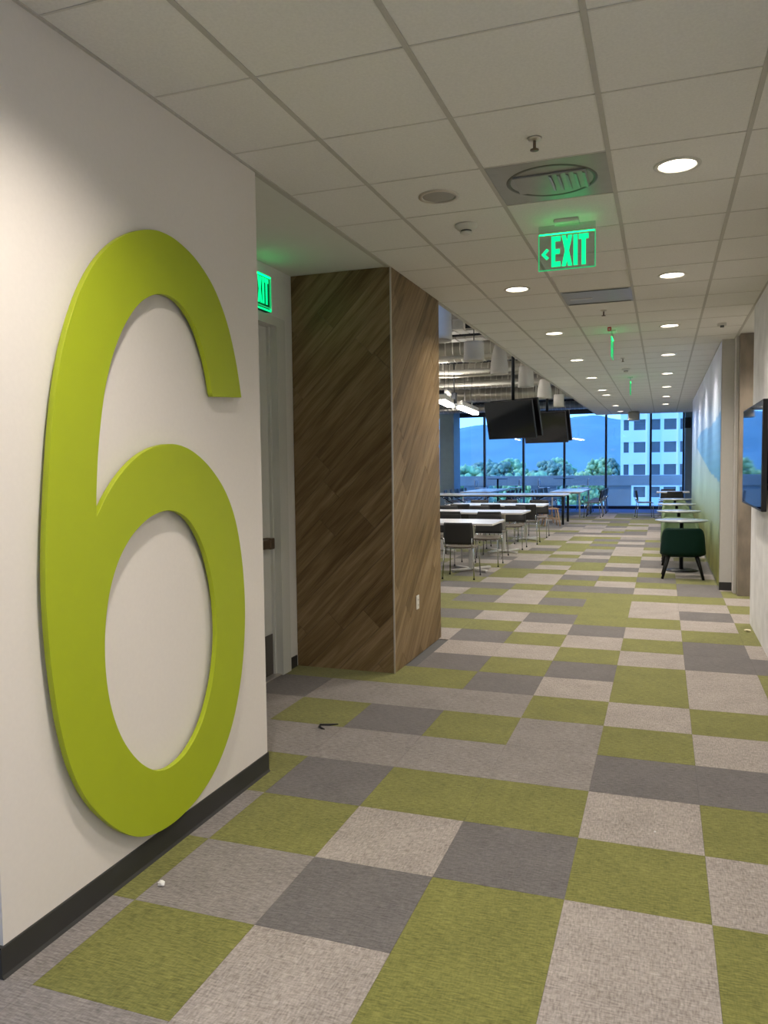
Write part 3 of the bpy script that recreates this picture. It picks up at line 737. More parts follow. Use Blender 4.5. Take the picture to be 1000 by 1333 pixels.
# ================================================================== CAFE FURNITURE
def chair_proto():
    t = thing('cafe_chair', '', 'chair')
    # local: sitter faces +y, origin on the floor
    b = B(); NX, NB = 8, 6; top = []; 
    def shell(bm, f, nu, nv, th):
        """thin curved sheet from f(u, v) -> (point, normal)"""
        g = [[f(i / nu * 2 - 1, j / nv) for j in range(nv + 1)] for i in range(nu + 1)]
        A = [[bm.verts.new(p) for p, n in row] for row in g]; Bk = [[bm.verts.new(p - n * th) for p, n in row] for row in g]
        for i in range(nu):
            for j in range(nv):
                bm.faces.new((A[i][j], A[i + 1][j], A[i + 1][j + 1], A[i][j + 1])).smooth = True
                bm.faces.new((Bk[i][j], Bk[i][j + 1], Bk[i + 1][j + 1], Bk[i + 1][j])).smooth = True
        for i in range(nu):
            bm.faces.new((A[i][0], Bk[i][0], Bk[i + 1][0], A[i + 1][0])); bm.faces.new((A[i][nv], A[i + 1][nv], Bk[i + 1][nv], Bk[i][nv]))
        for j in range(nv):
            bm.faces.new((A[0][j], A[0][j + 1], Bk[0][j + 1], Bk[0][j])); bm.faces.new((A[nu][j], Bk[nu][j], Bk[nu][j + 1], A[nu][j + 1]))
    def back(u, v):
        w = 0.215 - 0.012 * v if v < 0.94 else 0.195
        return Vector((u * w, -0.215 - 0.045 * v + 0.030 * (u * u), 0.485 + 0.305 * v)), Vector((0, 1, 0.1))
    shell(b, back, 10, 8, 0.012); obj('backrest', b, 'chair_dark', t)
    b = B()
    def seat(u, v):
        return Vector((u * (0.205 + 0.012 * v), -0.20 + 0.42 * v, 0.448 + 0.012 * u * u - 0.018 * math.sin(PI * v) - 0.025 * max(0, v - 0.85) / 0.15)), Vector((0, 0, 1))
    shell(b, seat, 10, 8, 0.013); obj('seat', b, 'seat_taupe', t)
    for s in (-1, 1):
        for fy, fl in ((0.20, 0.235), (-0.19, -0.235)):
            b = B(); tube(b, [(s * 0.185, fy * 0.9, 0.44), (s * 0.205, fy, 0.425), (s * 0.222, fl, 0.012)], 0.0095, 8); 
            l = obj('leg', b, 'chrome', t)
            b = B(); lathe(b, [(0.012, 0.0), (0.012, 0.02), (0.009, 0.024)], 10, s * 0.222, fl); obj('glide', b, 'black_plastic', l)
        b = B(); tube(b, [(s * 0.190, 0.18, 0.428), (s * 0.190, -0.18, 0.428), (s * 0.192, -0.225, 0.47), (s * 0.195, -0.245, 0.58)], 0.008, 8)
        obj('side_rail', b, 'chrome', t)
    for cy in (0.19, -0.18):
        b = B(); tube(b, [(-0.2, cy, 0.425), (0.2, cy, 0.425)], 0.007, 8); obj('cross_rail', b, 'chrome', t)
    return t
chair0 = chair_proto(); first_chair = [True]
def chair(x, y, rz, label, group):
    if first_chair[0]:
        first_chair[0] = False; chair0.location = (x, y, 0); chair0.rotation_euler = (0, 0, rz); chair0['label'] = label; chair0['group'] = group
        return chair0
    return dup(chair0, (x, y, 0), rz, label, group)
def cross_table(x0, x1, yc, dep, label):
    """white laminate top on cross-foot pedestals"""
    t = thing('cafe_table', label, 'table', ((x0 + x1) / 2, yc, 0)); w = (x1 - x0) / 2
    tp = obj('tabletop', rbox(B(), -w, w, -dep / 2, dep / 2, 0.712, 0.742, 0.003), 'table_white', t)
    for px in (-w + 0.47, w - 0.42):
        b = B(); rbox(b, px - 0.035, px + 0.035, -0.035, 0.035, 0.04, 0.712, 0.012); col = obj('pedestal', b, 'pedestal', t)
        b = B()
        for a in (PI / 4, 3 * PI / 4):
            M = Matrix.Translation((px, 0, 0)) @ Matrix.Rotation(a + 0.12, 4, 'Z')
            rbox(b, -0.36, 0.36, -0.03, 0.03, 0.014, 0.044, 0.008, 2, M)
            for e in (-0.34, 0.34):
                c = M @ Vector((e, 0, 0)); lathe(b, [(0.016, 0.0), (0.016, 0.015)], 10, c.x, c.y)
        obj('cross_foot', b, 'pedestal', col)
        b = B(); box(b, px - 0.2, px + 0.2, -0.03, 0.03, 0.700, 0.7118); obj('top_plate', b, 'black_steel', tp)
cross_table(-4.30, -2.28, 11.42, 0.92, 'white rectangular cafe table nearest the wood-clad block')
cross_table(-4.30, -2.28, 13.93, 0.92, 'white rectangular cafe table, middle of the three cross-foot tables')
cross_table(-4.30, -2.28, 16.36, 0.92, 'white rectangular cafe table next to the wooden stools')
NEAR = {11.42: 'first', 13.93: 'middle', 16.36: 'last'}
WHICH = ['nearest the corridor', 'second from the corridor', 'third from the corridor']
for yc, nm in NEAR.items():
    dx = {11.42: 0.0, 13.93: -0.08, 16.36: 0.12}[yc]
    for i, x in enumerate((-2.67, -3.36, -4.0)):
        if x + 0.25 < -0.285 * (yc - 0.72): continue            # wholly behind the wood block
        chair(x + dx, yc - 0.72, random.uniform(-0.06, 0.06), 'dark chair %s, wood-block side of the %s cross-foot table' % (WHICH[i], nm), 'dark cafe chairs')
    for i, x in enumerate((-2.62, -3.3, -3.95)):
        if x + 0.25 < -0.285 * (yc + 0.70): continue
        chair(x + dx * 0.5, yc + 0.70, PI + random.uniform(-0.06, 0.06), 'dark chair %s, window side of the %s cross-foot table' % (WHICH[i], nm), 'dark cafe chairs')

# long table on black frame legs
t = thing('long_table', 'long white table on black steel legs with crossed braces behind the stools', 'table', (-4.35, 21.1, 0))
obj('tabletop', rbox(B(), -1.98, 1.98, -0.62, 0.62, 0.745, 0.775, 0.004), 'table_white', t)
obj('apron', box(B(), -1.93, 1.93, -0.57, 0.57, 0.715, 0.7445), 'black_steel', t)
for sx in (-1.92, 1.92):
    for sy in (-0.56, 0.56):
        obj('leg', rbox(B(), sx - 0.03, sx + 0.03, sy - 0.03, sy + 0.03, 0, 0.715, 0.004), 'black_steel', t)
for sy in (-0.55, 0.55):
    for cx in (-0.75, 0.75):
        b = B(); tube(b, [(cx - 0.55, sy, 0.70), (cx + 0.55, sy, 0.06)], 0.014, 6); tube(b, [(cx + 0.55, sy, 0.70), (cx - 0.55, sy, 0.06)], 0.014, 6)
        obj('brace', b, 'black_steel', t)
def stool(x, y, rz, label, group):
    t = thing('wooden_stool', label, 'stool', (x, y, 0), rz, group)
    b = B(); rbox(b, -0.175, 0.175, -0.165, 0.165, 0.425, 0.455, 0.014, 3); obj('seat', b, 'stool_wood', t)
    for sx in (-1, 1):
        for sy in (-1, 1):
            b = B(); tube(b, [(sx * 0.135, sy * 0.125, 0.43), (sx * 0.195, sy * 0.18, 0.0)], [0.020, 0.015], 8); obj('leg', b, 'stool_wood', t)
    for cy in (-0.155, 0.155):
        b = B(); tube(b, [(-0.168, cy, 0.19), (0.168, cy, 0.19)], 0.010, 6); obj('stretcher', b, 'stool_wood', t)
stool(-2.68, 20.12, 0.35, 'light wooden four-legged stool at the end of the long black-legged table', None)
for x, y in ((-2.95, 21.15), (-3.65, 20.2), (-4.5, 20.25), (-4.0, 21.9)):
    stool(x, y, random.uniform(-.4, .4), 'light wooden stool under the long black-legged table', 'stools under the long table')

# tables running towards the windows with chairs along both sides
def long_white(x0, x1, y0, y1, label):
    t = thing('dining_table', label, 'table', ((x0 + x1) / 2, (y0 + y1) / 2, 0)); w, d = (x1 - x0) / 2, (y1 - y0) / 2
    obj('tabletop', rbox(B(), -w, w, -d, d, 0.722, 0.752, 0.004), 'table_white', t)
    for sx in (-1, 1):
        for sy in (-1, 1):
            b = B(); tube(b, [(sx * (w - 0.08), sy * (d - 0.08), 0.722), (sx * (w - 0.06), sy * (d - 0.06), 0.0)], 0.022, 8); obj('leg', b, 'pedestal', t)
    obj('rail', box(B(), -w + 0.08, w - 0.08, -d + 0.1, d - 0.1, 0.69, 0.7215), 'pedestal', t)
long_white(-3.15, -2.22, 23.3, 26.5, 'white dining table standing end-on to the windows beside the corridor')
long_white(-5.85, -4.92, 23.3, 26.5, 'white dining table standing end-on to the windows near the grey-blue column')
for x0, x1, nm in ((-3.15, -2.22, 'dining table beside the corridor'), (-5.85, -4.92, 'dining table near the column')):
    for i in range(5):
        y = 23.6 + 0.66 * i
        od = ['fifth', 'fourth', 'third', 'second', 'first'][i]
        chair(x1 + 0.30, y, PI / 2 + random.uniform(-.15, .15), '%s chair from the windows, corridor side of the %s' % (od, nm), 'chairs along the dining tables')
        chair(x0 - 0.30, y, -PI / 2 + random.uniform(-.15, .15), '%s chair from the windows, far side of the %s' % (od, nm), 'chairs along the dining tables')
def bar_table(x, y, label):
    t = thing('bar_table', label, 'table', (x, y, 0))
    b = B(); lathe(b, [(0.0, 1.065), (0.36, 1.065), (0.365, 1.075), (0.36, 1.085), (0.0, 1.085)], 28); obj('tabletop', b, 'black_steel', t)
    b = B(); tube(b, [(0, 0, 0.03), (0, 0, 1.065)], 0.034, 12); obj('pole', b, 'black_steel', t)
    b = B(); lathe(b, [(0.0, 0.0), (0.25, 0.0), (0.245, 0.012), (0.05, 0.03), (0.0, 0.03)], 24); obj('base', b, 'black_steel', t)
bar_table(-5.46, 27.15, 'tall black round bar table near the grey-blue column by the windows')
bar_table(-3.18, 27.15, 'tall black round bar table by the windows behind the corridor-side dining table')
def bar_stool(x, y, rz, where):
    t = thing('bar_stool', 'pale high stool with low back ' + where, 'stool', (x, y, 0), rz, 'pale bar stools by the windows')
    b = B(); rbox(b, -0.19, 0.19, -0.18, 0.18, 0.74, 0.765, 0.01); obj('seat', b, 'table_white', t)
    b = B(); rbox(b, -0.18, 0.18, -0.19, -0.17, 0.82, 1.06, 0.01); obj('backrest', b, 'table_white', t)
    for sx in (-1, 1):
        for sy in (-1, 1):
            b = B(); tube(b, [(sx * 0.16, sy * 0.15, 1.0 if sy < 0 else 0.75), (sx * 0.16, sy * 0.16, 0.72), (sx * 0.20, sy * 0.20, 0.0)], 0.010, 6); obj('leg', b, 'chrome', t)
    b = B(); tube(b, [(-0.18, 0.19, 0.28), (0.18, 0.19, 0.28)], 0.009, 6); obj('footrest', b, 'chrome', t)
for x, y, r, w_ in ((-6.05, 27.1, -PI / 2, 'between the column and its bar table'), (-4.85, 27.15, PI / 2, 'on the corridor side of the column bar table'), (-3.85, 27.15, -PI / 2, 'on the column side of the other bar table'), (-2.55, 27.2, PI / 2, 'between the corridor and the last bar table')): bar_stool(x, y, r, w_)

# small cafe tables with tub chairs along the mural
def tub_chair_proto(mat_in, mat_out):
    """local: sitter faces +y"""
    t = thing('tub_chair', '', 'chair')
    NU, NV = 24, 10
    def P(u, v, inset):
        a = u * 1.42                                  # wraps round the sitter
        rr = 0.285 - inset
        topz = 0.70 - 0.19 * max(0.0, (abs(u) - 0.42) / 0.58) ** 2.2 - inset * 0.3
        z0 = 0.30 + inset * 0.9
        z = z0 + (topz - z0) * v
        fl = 0.80 + 0.23 * min(1, v / 0.16) ** 0.5 - 0.06 * v     # belly tucks in under the seat
        sa, ca = math.sin(a), math.cos(a)
        sx = math.copysign(abs(sa) ** 0.72, sa); cy = math.copysign(abs(ca) ** 0.62, ca)
        return Vector((sx * (rr + 0.008) * fl, -cy * rr * fl * 0.86 - 0.04 * v + 0.02, z))
    b = B()
    A = [[b.verts.new(P(i / NU * 2 - 1, j / NV, 0.0)) for j in range(NV + 1)] for i in range(NU + 1)]
    I = [[b.verts.new(P(i / NU * 2 - 1, j / NV, 0.045)) for j in range(NV + 1)] for i in range(NU + 1)]
    for i in range(NU):
        for j in range(NV):
            b.faces.new((A[i][j], A[i + 1][j], A[i + 1][j + 1], A[i][j + 1])).smooth = True
            f = b.faces.new((I[i][j], I[i][j + 1], I[i + 1][j + 1], I[i + 1][j])); f.smooth = True; f.material_index = 1
        b.faces.new((A[i][NV], A[i + 1][NV], I[i + 1][NV], I[i][NV])).smooth = True
        b.faces.new((A[i][0], I[i][0], I[i + 1][0], A[i + 1][0]))
    for j in range(NV):
        b.faces.new((A[0][j], A[0][j + 1], I[0][j + 1], I[0][j])); b.faces.new((A[NU][j], I[NU][j], I[NU][j + 1], A[NU][j + 1]))
    obj('shell', b, [mat_out, mat_in], t)
    b = B(); lathe(b, [(0.0, 0.305), (0.20, 0.305), (0.238, 0.33), (0.244, 0.40), (0.225, 0.425), (0.0, 0.43)], 28, 0, 0.045, sy=0.98); obj('seat', b, mat_in, t)
    for sx in (-1, 1):
        for sy in (-1, 1):
            b = B(); tube(b, [(sx * 0.175, sy * 0.15 + 0.02, 0.33), (sx * 0.262, sy * 0.235 + 0.02, 0.0)], [0.028, 0.017], 10); obj('leg', b, 'black_wood', t)
    return t
tubs = {'dark': tub_chair_proto('green_dark', 'green_dark'), 'sage': tub_chair_proto('green_sage', 'green_sage')}
used = set()
def tub(kind, x, y, rz, label):
    if kind not in used:
        used.add(kind); o = tubs[kind]; o.location = (x, y, 0); o.rotation_euler = (0, 0, rz); o['label'] = label; return o
    return dup(tubs[kind], (x, y, 0), rz, label)
def cafe_round(x, y, label):
    t = thing('round_table', label, 'table', (x, y, 0))
    b = B(); lathe(b, [(0.0, 0.722), (0.335, 0.722), (0.365, 0.735), (0.365, 0.742), (0.0, 0.742)], 40); obj('tabletop', b, 'cafe_top', t)
    b = B(); tube(b, [(0, 0, 0.02), (0, 0, 0.722)], 0.028, 12); obj('pole', b, 'black_steel', t)
    b = B(); lathe(b, [(0.0, 0.0), (0.235, 0.0), (0.235, 0.010), (0.05, 0.024), (0.0, 0.024)], 30); obj('base', b, 'black_steel', t)
ORD = ['first', 'second', 'third', 'fourth']
for i, y in enumerate((12.18, 14.46, 16.80, 19.08)):
    cafe_round(0.262, y, 'small grey round table along the mural, %s from the concrete pier' % ORD[i])
    tub('dark' if i == 0 else 'sage', 0.262, y - 0.74, 0.0, ('dark green tub chair on black legs, standing by the end of the mural wall' if i == 0 else 'sage green tub chair on the pier side of the %s round mural table' % ORD[i]))
    tub('sage', 0.262, y + 0.76, PI, 'sage green tub chair on the window side of the %s round mural table' % ORD[i])
t = thing('window_table', 'white rectangular table beyond the tub chairs near the windows', 'table', (0.28, 23.6, 0))
obj('tabletop', rbox(B(), -0.45, 0.42, -0.4, 0.4, 0.722, 0.752, 0.004), 'table_white', t)
b = B(); tube(b, [(0, 0, 0.03), (0, 0, 0.722)], 0.035, 10); obj('pole', b, 'pedestal', t)
b = B(); rbox(b, -0.3, 0.3, -0.03, 0.03, 0.0, 0.035, 0.008); rbox(b, -0.03, 0.03, -0.3, 0.3, 0.0, 0.034, 0.008); obj('cross_foot', b, 'pedestal', t)
chair(0.30, 22.85, 0.03, 'dark chair with its back to the tub chairs at the white window table', 'chairs at the window table')
chair(0.12, 24.3, PI - 0.1, 'dark chair on the window side of the white window table', 'chairs at the window table')
chair(-0.50, 23.75, -PI / 2 + 0.15, 'chair seen from the side at the open end of the white window table', 'chairs at the window table')

# ================================================================== HANGING SCREENS
def hanging(x, y, rz, label):
    t = thing('hanging_screens', label, 'screens', (x, y, 0), rz)
    b = B(); tube(b, [(0, 0, 2.45), (0, 0, 4.4)], 0.028, 12); obj('pole', b, 'black_steel', t)
    lean = Matrix.Translation((0, 0, 2.34)) @ Matrix.Rotation(0.22, 4, 'X')
    for s in (-1, 1):
        M = lean @ Matrix.Rotation(0 if s < 0 else PI, 4, 'Z') @ Matrix.Translation((0, -0.085, 0))
        h = obj('housing', rbox(B(), -0.485, 0.485, -0.022, 0.022, -0.315, 0.315, 0.006, 2), 'black_plastic', t, M)
        obj('screen', box(B(), -0.478, 0.478, -0.0236, -0.0218, -0.305, 0.308), 'screen_soft', h)
    obj('bracket', rbox(B(), -0.12, 0.12, -0.075, 0.075, 2.40, 2.52, 0.01), 'black_steel', t)
hanging(-2.37, 13.1, -0.46, 'pair of black hanging screens on a pole, nearer the wood-clad block')
hanging(-2.25, 16.3, -0.36, 'pair of black hanging screens on a pole, nearer the windows')

# ================================================================== PENDANT SHADES
def pendant(x, y, zb, h, r0, r1, kind, label):
    t = thing('pendant_shade', label, 'pendant lamp', (x, y, 0))
    b = B(); N = 12; prof = []
    for i in range(N + 1):
        v = i / N
        r = r0 + (r1 - r0) * (v if kind == 'cone' else v ** 2.2)
        prof.append((r, zb + h * v))
    inner = [(max(0.001, r - 0.008), z) for r, z in prof][::-1]
    lathe(b, prof + inner, 32, close=True); obj('shade', b, 'shade_white', t)
    b = B(); lathe(b, [(0.0, zb + h - 0.012), (r1 - 0.004, zb + h - 0.012), (r1 - 0.004, zb + h + 0.004), (0.0, zb + h + 0.004)], 24); obj('cap', b, 'shade_white', t)
    b = B(); lathe(b, [(0.0, zb + 0.05), (r0 * 0.8, zb + 0.05), (r0 * 0.8, zb + 0.055), (0.0, zb + 0.055)], 24); obj('diffuser', b, 'white_plastic', t)
    b = B(); tube(b, [(0, 0, zb + h), (0, 0, 4.4)], 0.006, 6); obj('cord', b, 'black_plastic', t)
pendant(-2.43, 8.55, 2.98, 0.50, 0.20, 0.185, 'cone', 'wide pale drum pendant shade beside the wood-clad block')
pendant(-2.28, 9.85, 2.90, 0.24, 0.130, 0.128, 'cone', 'pale drum pendant shade between the wide drum and the tall bell')
pendant(-2.262, 11.40, 2.90, 0.50, 0.130, 0.040, 'bell', 'tall pale bell-shaped pendant shade')
pendant(-2.262, 13.75, 2.92, 0.36, 0.135, 0.115, 'bell', 'pale tapered pendant shade behind the pole of the nearer hanging screens')
pendant(-2.22, 15.70, 2.88, 0.36, 0.142, 0.085, 'bell', 'pale bell pendant shade above the second pair of hanging screens')
pendant(-2.30, 18.60, 2.90, 0.28, 0.122, 0.118, 'cone', 'small pale drum pendant shade nearest the windows')

# ================================================================== OPEN CEILING: ducts, struts, beams, lamps
def duct(y, z, r, x0, x1, label, elbow=False, step=0.14):
    t = thing('air_duct', label, 'duct', (0, y, z))
    b = B(); pts = [(x1, 0, 0), (x0, 0, 0)]
    if elbow:
        for k in range(1, 9):
            a = k / 8 * PI / 2; pts.append((x0 - math.sin(a) * 2.2 * r, 0, -(1 - math.cos(a)) * 0.0 + (1 - math.cos(a)) * 2.2 * r))
        pts.append((x0 - 2.2 * r, 0, 4.35 - z))
    tube(b, pts, r, 24); obj('pipe', b, 'duct_steel', t)
    b = B(); x = x0 + 0.1
    while x < x1:
        lathe_pts = []
        tube(b, [(x, 0, 0), (x + 0.016, 0, 0)], r + 0.008, 24); x += step
    s = obj('seam', b, 'strut_pale', t); s['kind'] = 'stuff'
    for x in [x0 + 0.5 + 1.5 * i for i in range(int((x1 - x0) / 1.5))]:
        b = B(); box(b, x - 0.012, x + 0.012, -r - 0.008, -r - 0.003, -0.02, 4.38 - z); box(b, x - 0.012, x + 0.012, r + 0.003, r + 0.008, -0.02, 4.38 - z)
        box(b, x - 0.012, x + 0.012, -r - 0.008, r + 0.008, -r - 0.010, -r - 0.006)
        obj('strap', b, 'strut_pale', t)
duct(14.3, 3.74, 0.25, -9.5, -2.05, 'large spiral metal duct across the cafe ceiling above the tall bell pendant')
duct(16.6, 3.62, 0.14, -9.5, -2.05, 'medium spiral metal duct across the cafe ceiling behind the largest one')
duct(18.9, 3.60, 0.16, -9.5, -2.05, 'spiral metal duct across the cafe ceiling before the elbow duct')
duct(20.6, 3.44, 0.17, -5.10, -2.05, 'spiral duct ending in an upward elbow above the linear lamps', elbow=True)
duct(25.9, 3.45, 0.13, -9.8, -2.05, 'slim round duct along the window header')
def strut(y, z, h, d, label, slots=True):
    t = thing('ceiling_strut', label, 'strut', (0, y, z))
    b = B(); box(b, -9.8, -2.05, -d / 2, d / 2, h * 0.25, h); obj('rail', b, 'beam_dark', t)
    obj('cover', box(B(), -9.7, -4.012, -d / 2 - 0.012, d / 2 + 0.012, 0, h * 0.24), 'strut_pale', t)
    cm = mesh(box(B(), 0, 0.130, -d / 2 - 0.012, d / 2 + 0.012, 0, h * 0.24), 'strut_pale', 'cover'); x = -4.0
    while x < -2.2:
        c_ = obj('cover', cm, None, t); c_.location.x = x; x += 0.144
    for x in (-8, -6, -4, -2.4):
        b = B(); tube(b, [(x, 0, h), (x, 0, 4.39 - z)], 0.006, 6); obj('hanger_rod', b, 'strut_pale', t)
strut(9.3, 3.54, 0.10, 0.20, 'pale slotted strut nearest the wood-clad block under the cafe deck')
strut(11.30, 3.52, 0.14, 0.26, 'pale slotted strut by the white ceiling box under the cafe deck')
strut(11.88, 3.50, 0.14, 0.28, 'pale slotted strut in front of the largest duct')
def pipe(y, z, r, mat, label):
    t = thing('ceiling_pipe', label, 'pipe', (0, y, z))
    b = B(); tube(b, [(-9.8, 0, 0), (-2.05, 0, 0)], r, 12); obj('tube', b, mat, t)
    for x in (-9, -7, -5, -3): obj('hanger', box(B(), x - 0.012, x + 0.012, -0.006, 0.006, r, 4.39 - z), 'strut_pale', t)
pipe(13.0, 3.40, 0.035, 'strut_pale', 'pale sprinkler pipe in front of the largest duct')
pipe(15.4, 3.45, 0.040, 'strut_pale', 'pale pipe between the largest and the medium duct')
pipe(15.75, 3.40, 0.030, 'duct_steel', 'thin metal conduit between the largest and the medium duct')
pipe(17.7, 3.42, 0.045, 'strut_pale', 'pale pipe behind the medium duct')
pipe(18.0, 3.50, 0.030, 'duct_steel', 'thin metal conduit behind the medium duct')
pipe(22.4, 3.42, 0.040, 'duct_steel', 'metal pipe behind the elbow duct')
for y, lb in ((8.4, 'nearest the wood block'), (11.6, 'between the pale struts'), (15.0, 'above the hanging screens'), (18.3, 'above the stools side'), (21.7, 'behind the elbow duct'), (24.4, 'nearest the window header')):
    t = thing('deck_beam', 'dark steel beam under the metal deck, ' + lb, 'beam', (0, y, 0))
    b = B(); box(b, -9.95, -2.0, -0.08, 0.08, 3.86 if y > 21 else 4.0, 3.885 if y > 21 else 4.02); box(b, -9.95, -2.0, -0.008, 0.008, 3.88, 4.38); box(b, -9.95, -2.0, -0.08, 0.08, 4.37, 4.395)
    obj('i_section', b, 'beam_dark', t)
t = thing('ceiling_box', 'white box with round grille hung among the ceiling struts', 'speaker', (-2.62, 10.42, 3.475))
obj('case', rbox(B(), -0.075, 0.075, -0.07, 0.07, -0.07, 0.07, 0.008), 'shade_white', t)
b = B(); tube(b, [(0, -0.071, 0), (0, -0.078, 0)], 0.045, 20); obj('grille', b, 'strut_pale', t)
b = B(); tube(b, [(0, 0, 0.07), (0, 0, 0.91)], 0.006, 6); obj('rod', b, 'strut_pale', t)
def linear(x0, y0, x1, y1, z, label, group=None):
    c = Vector(((x0 + x1) / 2, (y0 + y1) / 2, 0)); L = math.hypot(x1 - x0, y1 - y0) / 2
    t = thing('linear_lamp', label, 'lamp', c, math.atan2(y1 - y0, x1 - x0), group)
    obj('housing', rbox(B(), -L, L, -0.06, 0.06, z + 0.03, z + 0.13, 0.006), 'shade_white', t)
    obj('diffuser', rbox(B(), -L + 0.01, L - 0.01, -0.065, 0.065, z - 0.03, z + 0.0295, 0.008), 'tube_lens', t)
    obj('added_uplight', box(B(), -L + 0.02, L - 0.02, -0.045, 0.045, z + 0.1302, z + 0.1312), 'tube_lens', t)  # glowing top added to brighten the deck and ducts above
    for x in (-L * 0.45, L * 0.45):
        b = B(); tube(b, [(x, 0, z + 0.13), (x, 0, 4.39)], 0.004, 6); obj('cable', b, 'black_plastic', t)
linear(-3.93, 15.68, -4.08, 17.80, 2.76, 'glowing linear pendant lamp to the right of the spotlight bracket')
linear(-3.93, 14.30, -4.07, 15.50, 2.78, 'glowing linear pendant lamp partly behind the wood-clad block')
for x, y in ((-5.5, 9.9), (-7.3, 9.9), (-5.8, 12.6), (-7.5, 12.6), (-6.6, 19.15), (-8.2, 22.5)):  # out-of-view lamps added to brighten the cafe tables and open ceiling
    linear(x, y, x + 0.1, y + 1.7, 2.9, 'unseen linear lamp added to light the cafe', 'added unseen cafe lamps')
t = thing('spot_bracket', 'dark spotlight bracket between the two linear lamps', 'spotlight', (-4.02, 15.565, 0))
obj('bracket', rbox(B(), -0.05, 0.05, -0.05, 0.05, 2.82, 3.05, 0.008), 'black_steel', t)
b = B(); lathe(b, [(0.03, 2.72), (0.045, 2.72), (0.04, 2.82), (0.0, 2.82)], 14); obj('head', b, 'vent_grey', t)
b = B(); tube(b, [(0, 0, 3.05), (0, 0, 4.39)], 0.012, 8); obj('stem', b, 'black_steel', t)

# ================================================================== FLOOR LITTER
b = B(); tube(b, [(0.075, 0.045, 0.006), (0.035, 0.018, 0.008), (0.0, 0.012, 0.006), (-0.028, 0.004, 0.006), (-0.014, -0.035, 0.007), (0.004, -0.052, 0.006), (0.030, -0.060, 0.004)], [0.003, 0.006, 0.006, 0.007, 0.008, 0.006, 0.003], 6)
o = obj('cable_tie', b, 'black_plastic'); o.location = (-1.945, 4.30, 0); tag(o, 'short bent black strip lying on the carpet by the wood-clad block', 'litter')
def crumb(name, loc, s, mat, label, seed):
    rr = random.Random(seed); b = B(); bmesh.ops.create_icosphere(b, subdivisions=2, radius=1)
    for v in b.verts: v.co = Vector((v.co.x * s[0], v.co.y * s[1], v.co.z * s[2])) * (0.75 + 0.5 * rr.random())
    zmin = min(v.co.z for v in b.verts)
    for v in b.verts: v.co.z -= zmin
    o = obj(name, b, mat); o.location = loc; tag(o, label, 'litter')
crumb('paper_scrap', (-1.79, 2.43, 0.0), (0.015, 0.011, 0.010), 'litter_white', 'crumpled white paper scrap by the dark baseboard under the numeral', 1)
crumb('paper_scrap', (0.755, 7.93, 0.0), (0.030, 0.018, 0.010), 'litter_cream', 'small cream scrap on the carpet at the foot of the concrete wall', 2)
crumb('lint_speck', (-0.02, 3.47, 0.0), (0.004, 0.004, 0.003), 'litter_white', 'tiny white speck on a light grey carpet tile', 3)

# ================================================================== OUTSIDE
struct('terrace_floor', box(B(), -14, 6, WIN_Y + 0.3, 31.3, -0.4, -0.05), 'terrace', 'grey terrace outside the windows')
b = B()
pr = thing('terrace_parapet', 'grey terrace parapet beam with open bays outside the windows', 'parapet', (0, 31.0, 0))
obj('top_beam', box(B(), -14, 6, -0.12, 0.12, 0.72, 1.105), 'parapet', pr)
for x0, x1 in ((-14, -9.6), (-7.6, -6.6), (-4.9, -3.9), (-2.05, -1.13), (0.75, 6)):
    obj('infill_panel', box(B(), x0, x1, -0.09, 0.09, -0.05, 0.7195), 'parapet', pr)
struct('ground', box(B(), -900, 500, 40, 1750, -24, -21), 'meadow', 'distant valley floor')
# opposite building
bl = thing('office_building', 'pale multi-storey building with square windows across the street', 'building', (-6.9, 140, -21))
FL = 3.80; PW = 2.72; NF = 10; NC = 9
z_first = 1.276 - (-21)                 # head of a window row seen in view
bm_ = B()
w_h, w_w = 1.80, 2.05
heads = [z_first + FL * k - 0.05 for k in range(-5, 6)]
obj('core', box(B(), 0.3, 26, 0.8, 22, 0, 46), 'facade', bl)
zs = [0] + sorted(heads)
for i, h in enumerate(sorted(heads)):
    lo = 0 if i == 0 else sorted(heads)[i - 1]
    obj('spandrel', box(B(), 0.0, 26, 0.0, 0.8, lo, h - w_h), 'facade', bl)
top = sorted(heads)[-1]
obj('parapet_band', box(B(), 0.0, 26, 0.0, 0.8, top, top + 2.0), 'facade', bl)
xw = [0.55, 2.25] + [4.95 + PW * k for k in range(7)]
wins = [(0.5, 1.35), (2.15, 4.05), (4.95, 6.40), (7.0, 8.95), (9.55, 11.5), (12.1, 14.0), (14.6, 16.5), (17.1, 19.0), (19.6, 21.5)]
px = 0.0
for a, c in wins:
    obj('pier', box(B(), px, a, 0.05, 0.8, 0, top), 'facade', bl); px = c
obj('pier', box(B(), px, 26, 0.05, 0.8, 0, top), 'facade', bl)
for h in sorted(heads)[3:]:
    for a, c in wins:
        w_ = obj('window', box(B(), a, c, 0.45, 0.55, h - w_h, h), 'facade_glass', bl)
for k in range(1, 9, 2):
    obj('fin', box(B(), wins[k][1] + 0.2, wins[k][1] + 0.35, -0.35, 0.05, 4, top), 'facade', bl)
